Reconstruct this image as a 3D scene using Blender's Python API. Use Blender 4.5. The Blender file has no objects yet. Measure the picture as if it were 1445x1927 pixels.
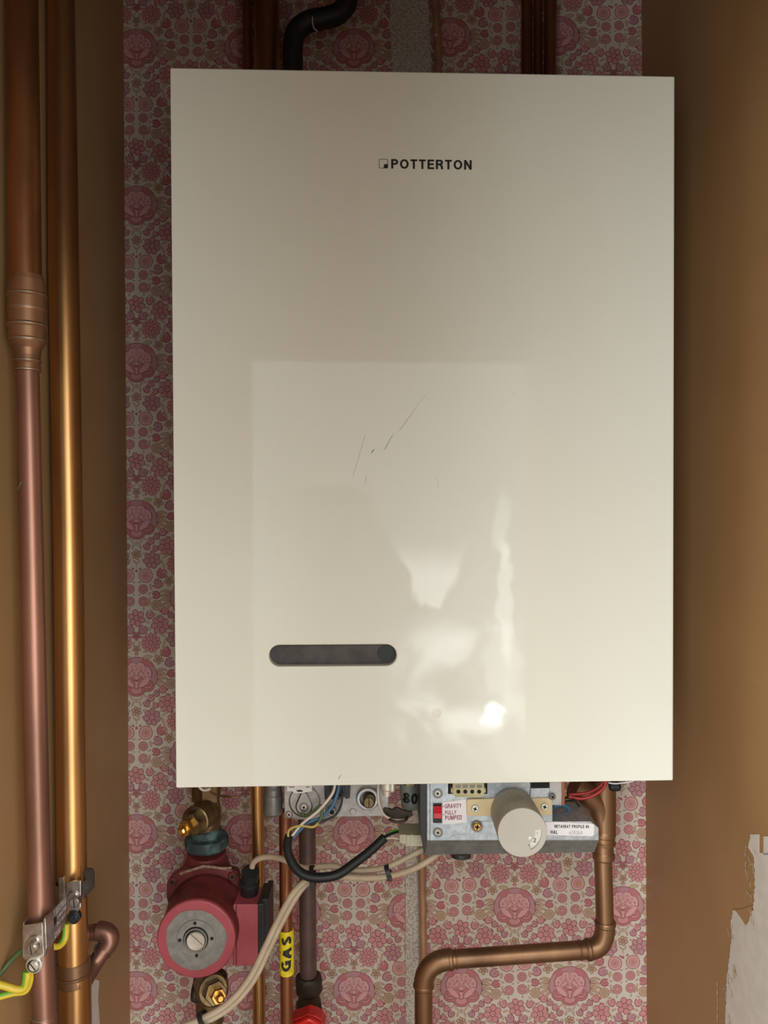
import bpy, bmesh, math, random
from mathutils import Vector, Matrix
random.seed(7)
sc = bpy.context.scene
COL = sc.collection
F = 1400.0; CX = 722.5; CY = 963.5
CAM = Vector((0, -1.13, 0))

# ------------------------------------------------------------------ geometry helpers
def ray(px, py): return Vector(((px-CX)/F, 1.0, (CY-py)/F))
def P(px, py, d): return CAM + ray(px, py)*d
def S(px, d): return px/F*d
class Plane:
    def __init__(s, p, n):
        s.p = Vector(p); s.n = Vector(n).normalized()
        if s.n.dot(CAM - s.p) < 0: s.n = -s.n
    def at(s, px, py, off=0.0):
        r = ray(px, py); t = (s.p - CAM).dot(s.n)/r.dot(s.n)
        return CAM + r*t + s.n*off
def yplane(d): return Plane((0, -1.13+d, 0), (0, -1, 0))

# ------------------------------------------------------------------ materials
def srgb(r, g, b):
    f = lambda c: (c/255/12.92) if c/255 <= .04045 else ((c/255+.055)/1.055)**2.4
    return (f(r), f(g), f(b), 1)
MATS = {}
def mat(name, col, rough=.5, metal=0.0, col2=None, scale=30, bump=0.0, bscale=None, coat=0.0, detail=4, lo=.4, hi=.62, stretch=(1,1,1), spec=.5, trans=0):
    if name in MATS: return MATS[name]
    m = bpy.data.materials.new(name); m.use_nodes = True
    nt = m.node_tree; b = nt.nodes['Principled BSDF']
    b.inputs['Base Color'].default_value = col
    b.inputs['Roughness'].default_value = rough
    b.inputs['Metallic'].default_value = metal
    b.inputs['Coat Weight'].default_value = coat
    b.inputs['Coat Roughness'].default_value = .02
    b.inputs['Specular IOR Level'].default_value = spec
    if trans: b.inputs['Transmission Weight'].default_value = trans
    tc = nt.nodes.new('ShaderNodeTexCoord'); mp = nt.nodes.new('ShaderNodeMapping')
    mp.inputs['Scale'].default_value = stretch
    nt.links.new(tc.outputs['Object'], mp.inputs['Vector'])
    if col2 is None: col2 = tuple(c*.82 for c in col[:3])+(1,)
    n = nt.nodes.new('ShaderNodeTexNoise'); n.inputs['Scale'].default_value = scale; n.inputs['Detail'].default_value = detail
    nt.links.new(mp.outputs[0], n.inputs['Vector'])
    r = nt.nodes.new('ShaderNodeValToRGB')
    r.color_ramp.elements[0].position = lo; r.color_ramp.elements[0].color = col2
    r.color_ramp.elements[1].position = hi; r.color_ramp.elements[1].color = col
    nt.links.new(n.outputs['Fac'], r.inputs[0]); nt.links.new(r.outputs[0], b.inputs['Base Color'])
    if bump:
        n2 = nt.nodes.new('ShaderNodeTexNoise'); n2.inputs['Scale'].default_value = bscale or scale*4; n2.inputs['Detail'].default_value = 3
        nt.links.new(mp.outputs[0], n2.inputs['Vector'])
        bp = nt.nodes.new('ShaderNodeBump'); bp.inputs['Strength'].default_value = bump; bp.inputs['Distance'].default_value = .001
        nt.links.new(n2.outputs['Fac'], bp.inputs['Height']); nt.links.new(bp.outputs[0], b.inputs['Normal'])
        if coat: nt.links.new(bp.outputs[0], b.inputs['Coat Normal'])
    MATS[name] = m
    return m

# ------------------------------------------------------------------ object helpers
def link(name, me, parent=None):
    o = bpy.data.objects.new(name, me); COL.objects.link(o)
    if parent is not None:
        o.parent = parent; o.matrix_parent_inverse = Matrix.Translation(-parent.location)
    return o
def tag(o, label=None, cat=None, group=None, kind=None):
    if label: o['label'] = label
    if cat: o['category'] = cat
    if group: o['group'] = group
    if kind: o['kind'] = kind
    return o
def thing(name, label, cat, loc, group=None):
    o = bpy.data.objects.new(name, None); COL.objects.link(o); o.location = loc
    o.empty_display_size = .02
    return tag(o, label, cat, group)

class MB:
    """collects shapes for ONE mesh; several materials allowed"""
    def __init__(s): s.v = []; s.f = []; s.m = []; s.sm = []; s.mats = []; s.cur = 0; s.smooth = False
    def use(s, m, smooth=None):
        if m not in s.mats: s.mats.append(m)
        s.cur = s.mats.index(m)
        if smooth is not None: s.smooth = smooth
        return s
    def add(s, vs, fs, smooth=None):
        o = len(s.v); s.v += [tuple(v) for v in vs]
        for f in fs:
            s.f.append(tuple(i+o for i in f)); s.m.append(s.cur); s.sm.append(s.smooth if smooth is None else smooth)
        return s
    def build(s, name, parent=None, bevel=0, seg=2, autosm=None):
        me = bpy.data.meshes.new(name); me.from_pydata(s.v, [], s.f)
        for m in s.mats: me.materials.append(m)
        me.polygons.foreach_set('material_index', s.m); me.polygons.foreach_set('use_smooth', s.sm)
        me.update()
        bm = bmesh.new(); bm.from_mesh(me); bmesh.ops.recalc_face_normals(bm, faces=bm.faces); bm.to_mesh(me); bm.free()
        o = link(name, me, parent)
        if bevel:
            b = o.modifiers.new('bevel', 'BEVEL'); b.width = bevel; b.segments = seg; b.limit_method = 'ANGLE'; b.angle_limit = math.radians(35)
        return o
    # prism: front polygon (list of world pts) extruded along vec
    def prism(s, pts, vec, smooth=False):
        n = len(pts); vec = Vector(vec)
        a = [Vector(p) for p in pts]; b = [p+vec for p in a]
        fs = [tuple(range(n)), tuple(range(2*n-1, n-1, -1))]
        fs += [(i, i+n, (i+1) % n+n, (i+1) % n) for i in range(n)]
        return s.add(a+b, fs, smooth)
    def lathe(s, p0, p1, prof, seg=32, smooth=True, caps=True, phase=0, sharp=True):
        """prof: list of (t along p0->p1 in metres, r)"""
        p0 = Vector(p0); ax = (Vector(p1)-p0).normalized()
        u = ax.orthogonal().normalized()
        ref = Vector((1, 0, 0)) if abs(ax.x) < .9 else Vector((0, 0, 1))
        u = (ref - ax*ref.dot(ax)).normalized(); w = ax.cross(u)
        # duplicate rings at sharp corners so that shading stays crisp
        pr = list(prof)
        vs = []; fs = []
        def ring(t, r):
            i = len(vs)
            for k in range(seg):
                a = 2*math.pi*k/seg+phase
                vs.append(p0+ax*t+(u*math.cos(a)+w*math.sin(a))*r)
            return i
        for (t0, r0), (t1, r1) in zip(pr[:-1], pr[1:]):
            a = ring(t0, r0); b = ring(t1, r1)
            for k in range(seg):
                fs.append((a+k, a+(k+1) % seg, b+(k+1) % seg, b+k))
        s.add(vs, fs, smooth)
        if caps:
            for (t, r), fl in ((pr[0], True), (pr[-1], False)):
                if r > 1e-6:
                    vs2 = [p0+ax*t+(u*math.cos(2*math.pi*k/seg+phase)+w*math.sin(2*math.pi*k/seg+phase))*r for k in range(seg)]
                    s.add(vs2, [tuple(range(seg))[::-1] if fl else tuple(range(seg))], False)
        return s
    def tube(s, pts, r, seg=14, sub=6, caps=True, closed=False):
        pts = [Vector(p) for p in pts]
        rr = r if isinstance(r, (list, tuple)) else [r]*len(pts)
        if sub > 1:
            q = []; qr = []
            n = len(pts)
            for i in range(n-1):
                p0 = pts[max(i-1, 0)]; p1 = pts[i]; p2 = pts[i+1]; p3 = pts[min(i+2, n-1)]
                for k in range(sub):
                    t = k/sub
                    q.append(.5*((2*p1)+(-p0+p2)*t+(2*p0-5*p1+4*p2-p3)*t*t+(-p0+3*p1-3*p2+p3)*t**3))
                    qr.append(rr[i]*(1-t)+rr[i+1]*t)
            q.append(pts[-1]); qr.append(rr[-1]); pts = q; rr = qr
        n = len(pts); vs = []; fs = []
        T = [(pts[min(i+1, n-1)]-pts[max(i-1, 0)]).normalized() for i in range(n)]
        u = T[0].orthogonal().normalized()
        for i in range(n):
            u = (u-T[i]*u.dot(T[i])).normalized(); w = T[i].cross(u)
            for k in range(seg):
                a = 2*math.pi*k/seg
                vs.append(pts[i]+(u*math.cos(a)+w*math.sin(a))*rr[i])
        for i in range(n-1):
            for k in range(seg):
                fs.append((i*seg+k, i*seg+(k+1) % seg, (i+1)*seg+(k+1) % seg, (i+1)*seg+k))
        s.add(vs, fs, True)
        if caps:
            s.add(vs[:seg], [tuple(range(seg))[::-1]], False); s.add(vs[-seg:], [tuple(range(seg))], False)
        return s
    # flat shape lying on a mapper: pxpts -> mapper(px,py)
    def flat(s, pxpts, mp, off=.0003):
        return s.add([mp(x, y, off) for x, y in pxpts], [tuple(range(len(pxpts)))], False)
def plate(mb, pxpts, d, thick):
    """front polygon at depth d (pixels of the photo), extruded back along +Y"""
    return mb.prism([P(x, y, d) for x, y in pxpts], (0, thick, 0))
def rect(x0, y0, x1, y1): return [(x0, y0), (x1, y0), (x1, y1), (x0, y1)]
def rrect(x0, y0, x1, y1, r, n=5):
    o = []
    for cx, cy, a0 in ((x1-r, y0+r, -90), (x1-r, y1-r, 0), (x0+r, y1-r, 90), (x0+r, y0+r, 180)):
        for k in range(n+1):
            a = math.radians(a0+90*k/n); o.append((cx+r*math.cos(a), cy+r*math.sin(a)))
    return o
def circ(cx, cy, r, n=24, ry=None): return [(cx+r*math.cos(2*math.pi*k/n), cy+(ry or r)*math.sin(2*math.pi*k/n)) for k in range(n)]
def disc(mb, cx, cy, r, d, thick, seg=28, prof=None):
    """short cylinder facing the camera: front at depth d, body going back"""
    c = P(cx, cy, d); R = S(r, d)
    b = min(thick*.3, R*.25)
    mb.lathe(c+Vector((0, thick, 0)), c, prof or [(0, R), (thick-b, R), (thick, R-b)], seg)
    return c, R

def _arc(cx, cy, rx, ry, a0, a1, n=10): return [(cx+rx*math.cos(math.radians(a0+(a1-a0)*k/n)), cy+ry*math.sin(math.radians(a0+(a1-a0)*k/n))) for k in range(n+1)]
def glyph(ch, t):
    """centre lines of a plain grotesque capital or figure: (width, [polylines]); t = stroke thickness"""
    h = t/2; B, T_ = h, 1-h; m = .52
    def w(x): return x-h
    if ch == ' ': return .30, []
    if ch in 'O': return .80, [_arc(.40, .5, .40-h, .5-h, 0, 360, 24)]
    if ch == '0': return .56, [_arc(.28, .5, .28-h, .5-h, 0, 360, 20)]
    if ch == 'Q': return .80, [_arc(.40, .5, .40-h, .5-h, 0, 360, 24)]
    if ch == 'C': return .74, [_arc(.40, .5, .40-h, .5-h, 42, 318, 18)]
    if ch == 'G': return .78, [_arc(.40, .5, .40-h, .5-h, 42, 340, 18)+[(w(.78), .46), (.46, .46)], [(w(.78), .46), (w(.78), 0)]]
    if ch == 'P': return .64, [[(h, 0), (h, T_), (.36, T_)]+_arc(.36, .70, .28-h, .30-h, 90, -90, 8)+[(h, .40+h)]]
    if ch == 'R': return .68, [[(h, 0), (h, T_), (.38, T_)]+_arc(.38, .71, .28-h, .29-h, 90, -90, 8)+[(h, .42+h)], [(.38, .42+h), (w(.64), .30), (w(.68), 0)]]
    if ch == 'T': return .62, [[(0, T_), (.62, T_)], [(.31, T_), (.31, 0)]]
    if ch == 'E': return .60, [[(.60, T_), (h, T_), (h, B), (.60, B)], [(h, m), (.56, m)]]
    if ch == 'F': return .56, [[(.56, T_), (h, T_), (h, 0)], [(h, m), (.52, m)]]
    if ch == 'L': return .54, [[(h, 1), (h, B), (.54, B)]]
    if ch == 'I': return t, [[(h, 0), (h, 1)]]
    if ch == 'H': return .70, [[(h, 0), (h, 1)], [(w(.70), 0), (w(.70), 1)], [(h, m), (w(.70), m)]]
    if ch == 'N': return .70, [[(h, 0), (h, 1)], [(w(.70), 0), (w(.70), 1)], [(h, .97), (w(.70), .03)]]
    if ch == 'M': return .84, [[(h, 0), (h, 1)], [(w(.84), 0), (w(.84), 1)], [(h, .97), (.42, .10), (w(.84), .97)]]
    if ch == 'A': return .74, [[(h*.9, 0), (.37, T_), (.74-h*.9, 0)], [(.17, .30), (.57, .30)]]
    if ch == 'V': return .70, [[(h*.9, 1), (.35, B), (.70-h*.9, 1)]]
    if ch == 'Y': return .68, [[(h*.9, 1), (.34, .44), (.68-h*.9, 1)], [(.34, .46), (.34, 0)]]
    if ch == 'U': return .68, [[(h, 1), (h, .30)]+_arc(.34, .30, .34-h, .30-h, 180, 360, 10)+[(w(.68), 1)]]
    if ch == 'D': return .72, [[(h, B), (h, T_), (.34, T_)]+_arc(.34, .5, .38-h, .5-h, 90, -90, 12)+[(h, B)]]
    if ch == 'S': return .66, [_arc(.33, .73, .30-h, .27-h, 30, 250, 10)+_arc(.33, .27, .33-h, .27-h, 70, -150, 10)]
    if ch == '8': return .56, [_arc(.28, .74, .25-h, .26-h*.8, 0, 360, 16), _arc(.28, .27, .28-h, .27-h, 0, 360, 16)]
    if ch == '2': return .56, [_arc(.28, .72, .27-h, .28-h, 160, -40, 10)+[(h, B), (.56, B)]]
    if ch == '3': return .54, [_arc(.26, .74, .25-h, .26-h, 150, -90, 10), _arc(.26, .27, .28-h, .27-h, 90, -150, 10)]
    if ch == '5': return .54, [[(.50, T_), (.12, T_), (.08, .52)]+_arc(.26, .33, .28-h, .33-h, 125, -150, 10)]
    if ch == '6': return .56, [_arc(.28, .30, .28-h, .30-h, 0, 360, 16), _arc(.42, .32, .42-h, .68-h, 178, 105, 8)]
    if ch == '4': return .58, [[(.58, .28), (h, .28), (.42, T_), (.42, 0)]]
    if ch == '1': return .34, [[(.02, .74), (.22, .92), (.22, 0)]]
    return .3, []
def text_shape(txt, fit, mp, off=.0004, rot=0, bold=0.0, space=1.0, shear=0):
    """verts, faces of the words fitted to the pixel box fit, laid on mapper mp"""
    t = .15+bold*2.0
    x = 0; V = []; Fs = []
    for ch in txt:
        w, lines = glyph(ch, t)
        for ln in lines:
            q = []
            for u_, v_ in zip(ln[:-1], ln[1:]):
                m_ = max(1, int(math.hypot(v_[0]-u_[0], v_[1]-u_[1])/.16)); q += [(u_[0]+(v_[0]-u_[0])*k/m_, u_[1]+(v_[1]-u_[1])*k/m_) for k in range(m_)]
            ln = q+[ln[-1]]
            n = len(ln); closed = math.hypot(ln[0][0]-ln[-1][0], ln[0][1]-ln[-1][1]) < 1e-6
            if closed: ln = ln[:-1]; n -= 1
            base = len(V)
            for i in range(n):
                p = ln[i]
                a = ln[i-1] if (i or closed) else None; b = ln[(i+1) % n] if (i < n-1 or closed) else None
                def nrm(u, v):
                    dx, dy = v[0]-u[0], v[1]-u[1]; L = math.hypot(dx, dy) or 1; return (-dy/L, dx/L)
                if a is None: N_ = nrm(p, b); k = 1
                elif b is None: N_ = nrm(a, p); k = 1
                else:
                    n1, n2 = nrm(a, p), nrm(p, b); sx_, sy_ = n1[0]+n2[0], n1[1]+n2[1]; L = math.hypot(sx_, sy_)
                    if L < .3: N_ = n1; k = 1
                    else: N_ = (sx_/L, sy_/L); k = min(2.2, 1/max(.3, N_[0]*n1[0]+N_[1]*n1[1]))
                V.append((x+p[0]+N_[0]*t/2*k, p[1]+N_[1]*t/2*k)); V.append((x+p[0]-N_[0]*t/2*k, p[1]-N_[1]*t/2*k))
            for i in range(n if closed else n-1):
                j = (i+1) % n; Fs.append((base+2*i, base+2*i+1, base+2*j+1, base+2*j))
        x += w+.15*space
    W_ = x-.15*space; X0, Y0, X1, Y1 = fit; out = []
    for vx, vy in V:
        u = vx/W_; w = vy
        if rot == 0: px = X0+(X1-X0)*u; py = Y1-(Y1-Y0)*w+shear*(px-X0)
        else: px = X0+(X1-X0)*(1-w); py = Y1-(Y1-Y0)*u      # reads upwards
        out.append(mp(px, py, off))
    return out, Fs

# ================================================================== MATERIALS
M_case = mat('cream_enamel', (.83, .83, .745, 1), .33, 0, (.815, .81, .715, 1), 3, bump=.06, bscale=9, coat=.62, spec=.3)
M_slot = mat('slot_grey_steel', srgb(84, 80, 78), .6, .3, srgb(66, 62, 60), 40)
M_dark = mat('matt_black', (.012, .012, .013, 1), .5)
M_blk = mat('black_plastic', (.02, .021, .023, 1), .38)
M_ink = mat('print_black', (.018, .017, .017, 1), .5)
M_wallp = mat('brown_wall_paint', (.375, .215, .092, 1), .5, 0, (.345, .195, .082, 1), 5, bump=.15, bscale=700, spec=.35)
M_white = mat('old_white_paint', (.66, .61, .55, 1), .6, 0, (.61, .56, .50, 1), 60, bump=.12, bscale=300)
M_scuff = mat('dry_brush_paint', (.60, .50, .40, 1), .6, 0, (.40, .26, .16, 1), 400, lo=.45, hi=.55)
M_cu = mat('aged_copper', (.30, .165, .088, 1), .42, .8, (.175, .092, .05, 1), 22, stretch=(1, 1, .25), lo=.36, hi=.62)
M_cu_gold = mat('golden_copper', (.62, .34, .13, 1), .32, .92, (.38, .19, .08, 1), 16, stretch=(1, 1, .2), lo=.34, hi=.60)
M_cu_red = mat('dull_red_copper', (.36, .175, .125, 1), .4, .75, (.24, .12, .085, 1), 18, stretch=(1, 1, .25))
M_cu_gas = mat('gas_pipe_copper', (.38, .16, .08, 1), .36, .85, (.25, .10, .055, 1), 22, stretch=(1, 1, .2))
M_solder = mat('solder', (.42, .38, .33, 1), .4, .8)
M_brass = mat('dull_brass', (.26, .185, .095, 1), .38, .8, (.15, .10, .05, 1), 60)
M_brass_b = mat('bright_brass', (.75, .45, .13, 1), .22, .95)
M_verd = mat('verdigris', (.085, .15, .14, 1), .7, .15, (.03, .045, .045, 1), 70, bump=.5)
M_verd2 = mat('verdigris_crust', (.25, .38, .32, 1), .9, 0, (.14, .22, .19, 1), 300)
M_iron = mat('painted_iron_pipe', (.115, .066, .055, 1), .45, .1, (.085, .05, .042, 1), 40)
M_iron2 = mat('black_iron', (.06, .045, .03, 1), .55, .4, (.035, .026, .02, 1), 60, bump=.3)
M_red = mat('pump_red', (.40, .075, .09, 1), .5, 0, (.36, .065, .078, 1), 40, bump=.1, bscale=500)
M_red_shade = mat('pump_red_shaded', (.17, .024, .024, 1), .5, 0, (.11, .018, .015, 1), 50, bump=.3, bscale=200)  # darker copy of the pump red, shade under the boiler put into the colour
M_dust = mat('dust', (.30, .22, .15, 1), .9, 0, (.16, .09, .06, 1), 200)
M_plate = mat('pump_plate_grey', (.34, .335, .31, 1), .5, .55, (.26, .255, .235, 1), 90)
M_ring = mat('zinc_ring', (.40, .37, .35, 1), .38, .7)
M_screw = mat('bright_screw', (.80, .77, .70, 1), .32, .45, (.62, .58, .5, 1), 60)
M_steel = mat('galvanised_steel', (.50, .53, .56, 1), .4, .7, (.38, .41, .44, 1), 160, lo=.40, hi=.62)
M_steel_d = mat('box_edge_steel', (.27, .275, .26, 1), .5, .5, (.21, .215, .205, 1), 90)
M_alu = mat('cast_aluminium', (.45, .42, .40, 1), .48, .55, (.36, .33, .31, 1), 90)
M_alu_d = mat('dull_cast_metal', (.24, .235, .23, 1), .42, .6, (.17, .16, .155, 1), 60)
M_hole = mat('dark_hole', (.01, .009, .008, 1), .8)
M_knob = mat('knob_grey_beige', (.50, .46, .41, 1), .5, 0, (.485, .445, .395, 1), 60)
M_knob_shade = mat('knob_side_shaded', (.40, .36, .29, 1), .5)  # darker copy of the knob beige, shade on its side put into the colour
M_dial = mat('dial_cream', (.78, .75, .68, 1), .5)
M_cream = mat('cream_plastic', (.66, .52, .30, 1), .45, 0, (.62, .48, .27, 1), 50)
M_conn = mat('connector_cream', (.58, .50, .28, 1), .45)
M_nyl = mat('translucent_nylon', (.52, .49, .36, 1), .4, 0, (.44, .41, .29, 1), 60)
M_lab = mat('white_label', (.80, .76, .78, 1), .45, 0, (.77, .73, .74, 1), 80)
M_labtxt = mat('label_red_print', (.30, .05, .09, 1), .6)
M_fade = mat('faded_grey_print', (.50, .47, .46, 1), .6)
M_redsw = mat('red_rocker', (.62, .015, .03, 1), .3)
M_cable = mat('beige_flex', (.50, .40, .28, 1), .5, 0, (.44, .345, .24, 1), 60)
M_sleeve = mat('black_sleeve', (.012, .014, .014, 1), .42, spec=.35)
M_wwhite = mat('white_wire', (.72, .62, .54, 1), .4)
M_wblue = mat('blue_wire', (.06, .17, .30, 1), .4)
M_wgrn = mat('green_wire', (.085, .13, .045, 1), .45)
M_wyel = mat('yellow_wire', (.50, .38, .10, 1), .45)
M_wred = mat('red_wire', (.42, .02, .02, 1), .35)
M_gy_y = mat('earth_yellow', (.72, .52, .04, 1), .4)
M_gy_g = mat('earth_green', (.16, .42, .03, 1), .4)
M_cap = mat('capacitor_grey_green', (.26, .29, .25, 1), .42, 0, (.23, .25, .21, 1), 60)
M_tape = mat('yellow_tape', (.80, .66, .02, 1), .35, 0, (.74, .58, .02, 1), 90, bump=.2, bscale=200)
M_redh = mat('red_plastic_handle', (.66, .018, .015, 1), .35)
M_clip = mat('clamp_zinc', (.52, .47, .43, 1), .3, .9, (.36, .31, .28, 1), 90)
M_tagm = mat('tag_metal', (.27, .22, .22, 1), .4, .3)
M_lag = mat('black_pipe_lagging', (.016, .015, .014, 1), .6, 0, (.010, .009, .008, 1), 60)
M_ceil = mat('dark_low_bounce', (.10, .06, .035, 1), .7)  # dark tone chosen to cut bounced light inside the cupboard
M_strip = mat('bare_lining_plaster', (.60, .54, .48, 1), .75, 0, (.38, .33, .29, 1), 330, bump=1.0, bscale=300, lo=.40, hi=.56, detail=1)

# ================================================================== WALLPAPER (wall_back)
PX = 1.13/F                # metres per photo pixel on the back wall
WALLY = 0.0
def build_wallpaper():
    cols = {'bg': (208, 194, 180), 'ol': (148, 90, 88), 'pk': (203, 142, 142), 'dp': (190, 118, 122), 'mv': (186, 138, 144), 'lp': (212, 160, 158),
            'tn': (194, 162, 140), 'to': (152, 112, 92), 'gt': (182, 164, 134), 'ct': (198, 148, 126)}
    key = list(cols)
    mats = [mat('wallpaper_'+k, tuple(c*1.0 for c in srgb(*cols[k])[:3])+(1,), .62, 0, tuple(c*.93 for c in srgb(*cols[k])[:3])+(1,), 8, spec=.25) for k in key]
    shapes = []                                     # (layer, colour, [(x,y)...]) in tile units, y down
    def poly(l, c, pts): shapes.append((l, key.index(c), pts))
    def blob(l, c, x, y, rx, ry=None, n=10, rot=0):
        ry = ry or rx; a0 = math.radians(rot); ca, sa = math.cos(a0), math.sin(a0)
        poly(l, c, [(x+rx*math.cos(t)*ca-ry*math.sin(t)*sa, y+rx*math.cos(t)*sa+ry*math.sin(t)*ca) for t in [2*math.pi*k/n for k in range(n)]])
    W = 10
    def ob(l, c, x, y, rx, ry=None, n=10, rot=0, o='ol', w=W):
        ry = ry or rx
        blob(l, o, x, y, rx, ry, n, rot); blob(l+1, c, x, y, rx-w, ry-w, n, rot)
    def opoly(l, c, pts, o='ol', w=W):
        cx = sum(p[0] for p in pts)/len(pts); cy = sum(p[1] for p in pts)/len(pts)
        R = max(math.hypot(p[0]-cx, p[1]-cy) for p in pts)
        poly(l, o, pts); k = 1-w*1.35/R
        poly(l+1, c, [(cx+(x-cx)*k, cy+(y-cy)*k) for x, y in pts])
    def daisy(x, y, r, n, c, c2='ct', o='ol'):
        for k in range(n):
            a = 2*math.pi*k/n+.3
            ob(k % 2*2, c, x+r*.62*math.cos(a), y+r*.62*math.sin(a), r*.40, r*.36, 9, math.degrees(a), o)
        ob(4, c2, x, y, r*.30, None, 10, 0, o, 7); ob(6, c, x, y, r*.14, None, 8, 0, o, 5)
    def rose(x, y, r, c, c2, o='ol', n=14):
        pts = []
        for k in range(n*3):
            a = 2*math.pi*k/(n*3); q = r*(1-.07*(k % 3 == 0)); pts.append((x+q*math.cos(a), y+q*math.sin(a)))
        poly(0, o, pts); poly(1, c, [(x+(a-x)*(1-W/r), y+(b-y)*(1-W/r)) for a, b in pts])
        ob(2, c, x, y, r*.58, None, 12, 0, o, 6); ob(4, c2, x, y, r*.36, None, 10, 0, o, 5); blob(6, o, x, y, r*.10, None, 6)
    def dahlia(x, y, r, c):
        for k in range(12):
            a = 2*math.pi*k/12
            ob(k % 2*2, c, x+r*.76*math.cos(a), y+r*.76*math.sin(a), r*.25, r*.22, 8, math.degrees(a), 'ol', 7)
        for k in range(8):
            a = 2*math.pi*k/8+.2
            ob(4, c, x+r*.42*math.cos(a), y+r*.42*math.sin(a), r*.25, r*.17, 8, math.degrees(a), 'ol', 7)
        blob(6, 'dp', x, y, r*.30, None, 8); ob(7, 'lp', x, y, r*.15, None, 8, 0, 'ol', 5)
    def tulip(x, y, s, rot, c, o='ol', c2=None):
        a = math.radians(rot); ca, sa = math.cos(a), math.sin(a)
        s = s*1.15
        base = [(0, 1.0), (.5, .75), (.85, .25), (.8, -.35), (.62, -.85), (.3, -.45), (0, -.8), (-.3, -.45), (-.62, -.85), (-.8, -.35), (-.85, .25), (-.5, .75)]
        opoly(0, c, [(x+s*(p*ca-q*sa), y+s*(p*sa+q*ca)) for p, q in base], o)
        b2 = [(0, .2), (.45, -.1), (.5, -.6), (.2, -.9), (-.05, -.55)]
        opoly(2, c2 or c, [(x+s*(p*ca-q*sa), y+s*(p*sa+q*ca)) for p, q in b2], o, 6)
    def leaf(x, y, L, w, rot, c='gt', o='to', l=0):
        a = math.radians(rot); ca, sa = math.cos(a), math.sin(a)
        b = [(-1, 0), (-.6, -.7), (0, -1), (.6, -.65), (1, 0), (.6, .65), (0, 1), (-.6, .7)]
        opoly(l, c, [(x+p*L*ca-q*w*sa, y+p*L*sa+q*w*ca) for p, q in b], o, 6)
    def curl(x, y, L, rot, bend, c='tn', wd=20):
        # frond: a curved tapering leaf
        up = []; dn = []
        for k in range(7):
            t = k/6; a = math.radians(rot+bend*t)
            if k == 0: cx_, cy_ = x, y
            else: cx_ += L/6*math.cos(a); cy_ += L/6*math.sin(a)
            w = wd*(.35+.65*math.sin(math.pi*min(1, t*.85+.1)))
            up.append((cx_-w*math.sin(a), cy_+w*math.cos(a), )); dn.append((cx_+w*math.sin(a), cy_-w*math.cos(a)))
        for k in range(6):
            q = [up[k], up[k+1], dn[k+1], dn[k]]; poly(0, 'to', q)
            m = lambda A, B: (B[0]+(A[0]-B[0])*.78, B[1]+(A[1]-B[1])*.78)
            if k: poly(1, c, [m(up[k], dn[k]), m(up[k+1], dn[k+1]), m(dn[k+1], up[k+1]), m(dn[k], up[k])] if k < 5 else [m(up[k], dn[k]), ((up[6][0]+dn[6][0])/2, (up[6][1]+dn[6][1])/2), m(dn[k], up[k])])
    def both(fn, x, y, *a, rotarg=None, **k):
        fn(x, y, *a, **k)
        a = list(a)
        if rotarg is not None: a[rotarg] = -a[rotarg]
        fn(-x, y, *a, **k)
    # --- axis motifs
    daisy(0, -790, 122, 6, 'pk', 'lp')
    both(tulip, 90, -635, 64, 30, 'mv', rotarg=1)
    daisy(0, -550, 66, 5, 'dp', 'dp')
    both(dahlia, 195, -458, 138, 'pk')
    both(daisy, 322, -700, 128, 7, 'pk', 'lp')
    both(tulip, 180, -835, 56, 15, 'pk', rotarg=1)
    both(daisy, 528, -512, 122, 7, 'mv', 'lp')
    both(tulip, 487, -672, 44, 60, 'pk', rotarg=1)
    both(rose, 614, -300, 98, 'lp', 'ct')
    both(tulip, 398, -335, 70, -30, 'dp', rotarg=1, c2='pk')
    both(tulip, 452, -190, 66, 70, 'mv', rotarg=1)
    both(rose, 648, -118, 66, 'pk', 'pk')
    both(tulip, 474, -40, 58, 85, 'dp', rotarg=1)
    both(rose, 646, 50, 68, 'pk', 'lp')
    both(rose, 468, 100, 72, 'tn', 'gt', o='to')
    both(tulip, 352, 175, 56, -40, 'pk', rotarg=1)
    both(tulip, 268, 232, 48, -55, 'mv', rotarg=1)
    both(tulip, 192, 296, 50, -60, 'pk', rotarg=1)
    both(tulip, 137, 368, 50, -30, 'mv', rotarg=1)
    daisy(0, 478, 72, 6, 'tn', 'lp', 'to')
    leaf(28, 575, 34, 14, -50, 'tn'); leaf(-28, 575, 34, 14, 230, 'tn'); leaf(0, 620, 44, 9, 90, 'tn'); ob(0, 'dp', 0, 702, 20, None, 8)
    both(leaf, 60, 300, 46, 15, -50, 'tn', rotarg=2); both(leaf, 110, 262, 40, 14, 40, 'tn', rotarg=2)
    both(leaf, 50, 375, 40, 16, 70, 'gt', rotarg=2); both(leaf, 110, 470, 30, 12, 20, 'gt', rotarg=2)
    both(leaf, 12, 330, 12, 34, 0, 'tn')
    both(leaf, 148, -262, 74, 34, -8, 'gt', rotarg=2)
    both(daisy, 298, -232, 72, 5, 'tn', 'tn', 'to')
    both(leaf, 372, -440, 58, 18, -70, 'tn', rotarg=2); both(leaf, 405, -505, 40, 15, -35, 'tn', rotarg=2); both(leaf, 335, -330, 50, 18, -80, 'gt', rotarg=2)
    both(leaf, 350, -560, 60, 14, 30, 'gt', rotarg=2)
    daisy(0, -372, 60, 5, 'tn', 'tn', 'to'); leaf(0, -300, 34, 20, 0, 'ct', 'ol')
    both(leaf, 40, -445, 36, 14, 60, 'tn', rotarg=2)
    both(leaf, 545, -150, 46, 22, -80, 'tn', rotarg=2)
    for a in (-90, -20, 50, 130): both(leaf, 558+30*math.cos(math.radians(a)), 60+38*math.sin(math.radians(a)), 36, 16, a, 'tn', rotarg=2)
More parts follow.
